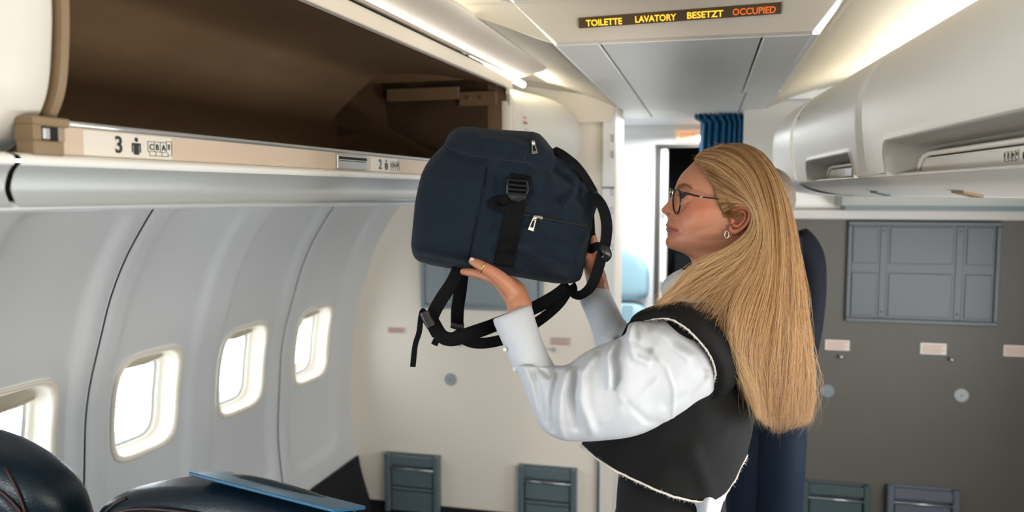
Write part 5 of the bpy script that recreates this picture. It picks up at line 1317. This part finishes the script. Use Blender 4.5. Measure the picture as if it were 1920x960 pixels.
# flyaways
for nm, cnt, sa, sb in (('main', 420, .42, .84), ('main', 420, 0, .42)):
    S = HS[nm]
    for _ in range(cnt):
        s1 = sa+(sb-sa)*rng.random()**(.5 if sa else 1); q = sheet_eval(S, s1).copy(); L = len(q); t = np.linspace(0, 1, L); ns = noise_strand(L, 1, 1.6)
        q[:, 0] += ns[:, 0]*9*t**.8+rng.normal()*5*t; q[:, 1] += ns[:, 2]*6*t; q[:, 2] += abs(rng.normal())*.012*t+.003; st = rng.random()*.3
        qi = np.column_stack([np.interp(np.linspace(st, 1, L), t, q[:, c_]) for c_ in range(3)])
        add_strand(np.array([hp_(*p_) for p_ in qi]), np.repeat((C_LITE*.9)[None, :], L, 0), .00022)
for _ in range(90):   # baby hairs at the hairline
    s1 = rng.random(); x0, y0 = (1302+rng.random()*50, 0); y0 = 296-(x0-1302)*.45 if rng.random() < .6 else 300+rng.random()*10; x0 = x0 if y0 < 296 else 1300+rng.random()*8
    a = rng.random()*2.2+.6; L_ = 8+rng.random()*16; t = np.linspace(0, 1, nseg)
    q = np.column_stack([x0+math.cos(a+1.2)*L_*t*-1*.5+6*t*t*rng.normal(), y0-math.sin(a)*L_*t+10*t*t, .02+.03*rng.random()+.004*t])
    add_strand(np.array([hp_(*p_) for p_ in q]), np.repeat((C_MID)[None, :], nseg, 0), .0002)
# temple and sideburn hairs over the skin edge
for _ in range(420):
    u = rng.random(); ex_, ey_ = np.array([1303, 1327, 1340, 1347, 1357, 1360]), np.array([302, 327, 353, 373, 400, 408]); k = u*5; i = int(min(4, k)); f_ = k-i
    x0 = ex_[i]+(ex_[i+1]-ex_[i])*f_-rng.random()*5; y0 = ey_[i]+(ey_[i+1]-ey_[i])*f_; t = np.linspace(0, 1, nseg); Lh = 22+rng.random()*22
    ang = .55-.5*u+rng.normal()*.10; w0 = wnear(x0, y0); w1 = .088-.012*(1-u)
    q = np.column_stack([x0+math.cos(ang)*Lh*t, y0+math.sin(ang)*Lh*t-3*t*t, w0+.0006+(w1-w0+.003)*smoothstep(0, 1, t)])
    add_strand(np.array([hp_(*p_) for p_ in q]), np.repeat((C_DARK*(1-.3*rng.random())+C_MID*.25)[None, :], nseg, 0), .00032)
SVa = np.array([resample3(q) if False else q for q in SV]); ns_, L, _ = SVa.shape
tan = np.gradient(SVa, axis=1); tan /= np.linalg.norm(tan, axis=2, keepdims=True)+1e-12
a1 = np.cross(tan, FWD[None, None, :]); a1 /= np.linalg.norm(a1, axis=2, keepdims=True)+1e-9; b1 = np.cross(tan, a1)
rad = np.array(SR)[:, None]*np.interp(np.linspace(0, 1, L), [0, .05, .8, 1], [.7, 1, .8, .15])[None, :]
ringv = np.stack([SVa+(a1*math.cos(h)+b1*math.sin(h))*rad[..., None] for h in (math.pi/2, math.pi/2+2.094, math.pi/2+4.189)], 2)  # ns,L,3,3
V = ringv.reshape(-1, 3); idx = np.arange(ns_*L*3).reshape(ns_, L, 3)
fs_ = []
for k in range(3):
    k2 = (k+1) % 3; fs_.append(np.stack([idx[:, :-1, k], idx[:, :-1, k2], idx[:, 1:, k2], idx[:, 1:, k]], -1).reshape(-1, 4))
Fq = np.concatenate(fs_); me = bpy.data.meshes.new('hair_strands')
me.vertices.add(len(V)); me.vertices.foreach_set('co', V.ravel().astype(np.float32)); me.loops.add(len(Fq)*4); me.loops.foreach_set('vertex_index', Fq.ravel().astype(np.int32))
me.polygons.add(len(Fq)); me.polygons.foreach_set('loop_start', np.arange(0, len(Fq)*4, 4, dtype=np.int32)); me.update(calc_edges=True)
at = me.color_attributes.new('strand', 'FLOAT_COLOR', 'POINT')
cc = np.ones((ns_, L, 3, 4)); cc[..., :3] = np.array(SC)[:, :, None, :]; at.data.foreach_set('color', cc.ravel().astype(np.float32))
hs = link('hair_strands', me, hair_mat, hair); tag(hs, None, None, None, 'stuff')

# ------------------------------------------------------------------ the man behind
mn = empty('person', P(1450, 900, 2.5)*np.array([1, 1, 0]), 'man in a navy suit with short grey hair standing behind the blonde woman', 'person')
NAVY = mat('navy_suit', srgb(10, 14, 24), .8, spec=.2, bump=.3, bscale=500); NAVT = mat('navy_trousers', srgb(15, 27, 43), .8, spec=.2)
MD = 2.5
jk = loft2([(1440, 418, MD), (1420, 432, MD), (1395, 446, MD), (1376, 470, MD), (1378, 560, MD), (1384, 660, MD), (1382, 720, MD), (1380, 780, MD)],
           [(1482, 418, MD), (1495, 430, MD), (1505, 440, MD), (1512, 460, MD), (1512, 560, MD), (1508, 660, MD), (1506, 720, MD), (1504, 780, MD)], 60, 60, 2.3, None, width=[.06, .10, .13, .15, .15, .14, .14, .14])
jo = MB().grid(jk, cv=True, cap0=True, cap1=True).build('jacket', NAVY, mn, smooth=True)
for pts, wd in ((([(1498, 438), (1514, 446), (1532, 462), (1545, 486), (1548, 520), (1546, 570), (1538, 630), (1526, 680), (1520, 706)]), [.03, .055, .062, .062, .058, .056, .054, .05, .046]), (([(1398, 446), (1380, 460), (1368, 500), (1362, 570), (1362, 640), (1366, 700)]), [.03, .055, .06, .058, .054, .048])):
    mb = MB(); q = [P(x, y, MD-.02) for x, y in pts]; mb.tube(q, [w_*.9 if k else .03 for k, w_ in enumerate(wd)] if False else np.array(wd)*.9, 20, res=4); 
    # right edge matches: shift inwards by the radius
    off = np.array([-RT*wd[k]*.9 if pts[0][0] > 1450 else RT*wd[k]*.3 for k in range(len(pts))])
    mb = MB().tube(np.array(q)+off, np.array(wd)*.9, 20, res=4); mb.build('jacket_sleeve', NAVY, jo, smooth=True)
    e_ = np.array(q[-1])+off[-1]
    skn = MB(); skn.tube([e_, e_-np.array([0, 0, .05]), e_-np.array([.0, 0, .10])], [.03, .038, .022], 12, flat=.6, res=3)
    for f_ in range(4): skn.tube([e_-np.array([0, 0, .09])+RT*(.024-.016*f_), e_-np.array([.005, 0, .13])+RT*(.026-.017*f_), e_-np.array([.012, 0, .155+.006*(f_ in (1, 2))])+RT*(.024-.016*f_)], [.009, .0085, .006], 8, res=3)
    skn.tube([e_-np.array([0, 0, .05])-FWD*.03, e_-np.array([0, 0, .08])-FWD*.045, e_-np.array([0, 0, .10])-FWD*.045], [.011, .009, .007], 8, res=3)
    skn.build('hand', mat('man_skin', srgb(190, 140, 116), .5), mn, smooth=True)
for a_, b_ in (((1374, 1440)), ((1430, 1500))):
    dd = MD+(.04 if a_ < 1400 else -.04)
    g = []
    top_ = P((a_+b_)/2, 740, dd); 
    for z_, rx, ry in ((top_[2], .075, .11), (top_[2]-.25, .072, .095), (.55, .066, .08), (.25, .062, .075), (.05, .064, .08)):
        g.append(ell(top_[0], top_[1], z_, rx, ry, 32))
    MB().grid(g, cv=True, cap0=True, cap1=True).build('trouser_leg', NAVT, mn, smooth=True)
    shoe(top_[0], top_[1], (-RT[0]*.6+FWD[0]*-.5, -RT[1]*.6-FWD[1]*.5), mn)
# head and hair
hx, hy = 1436, 384
sc2 = .53*MD/HD*1.0
hk = MB(); Gm = np.zeros_like(G); 
for i in range(PX.shape[0]):
    for j in range(PX.shape[1]):
        x, y, w_ = PX[i, j]; Gm[i, j] = P(hx+(x-1375)*.50, hy+(y-390)*.56, MD)-FWD*w_*.95
PXs = Gm[::3, ::4]
hk.grid(PXs, cv=True, cap0=True); hk.build('body', mat('man_face_skin', srgb(186, 136, 112), .5), mn, smooth=True)
GH = mat('grey_hair', srgb(128, 114, 98), .8, noise=.3, nscale=60, bump=1, bscale=200)
hh = MB(); 
c_ = P(hx+4, hy-12, MD)
for i in range(0): pass
rows = []
for a in np.linspace(.02, 1, 16):
    row = []
    for b_ in np.linspace(0, 2*math.pi, 40, endpoint=False):
        th = a*(1.75+.35*math.cos(b_)*1.0) ; r_ = (.083, .080, .098)
        v = RT*r_[0]*math.sin(th)*math.cos(b_)+FWD*r_[1]*math.sin(th)*math.sin(b_)+UP*r_[2]*math.cos(th)
        row.append(c_+v+.003*NZ(b_*4, a*9, 2)*UP)
    rows.append(row)
hh.grid(rows, cv=True, cap0=True).build('hair', GH, mn, smooth=True)
MB().grid(loft2([(1436, 414, MD), (1440, 424, MD), (1440, 432, MD)], [(1478, 408, MD), (1482, 418, MD), (1484, 430, MD)], 10, 30, 2, None, width=[.058, .062, .066]), cv=True).build('shirt_collar', BLOUSE, mn, smooth=True)
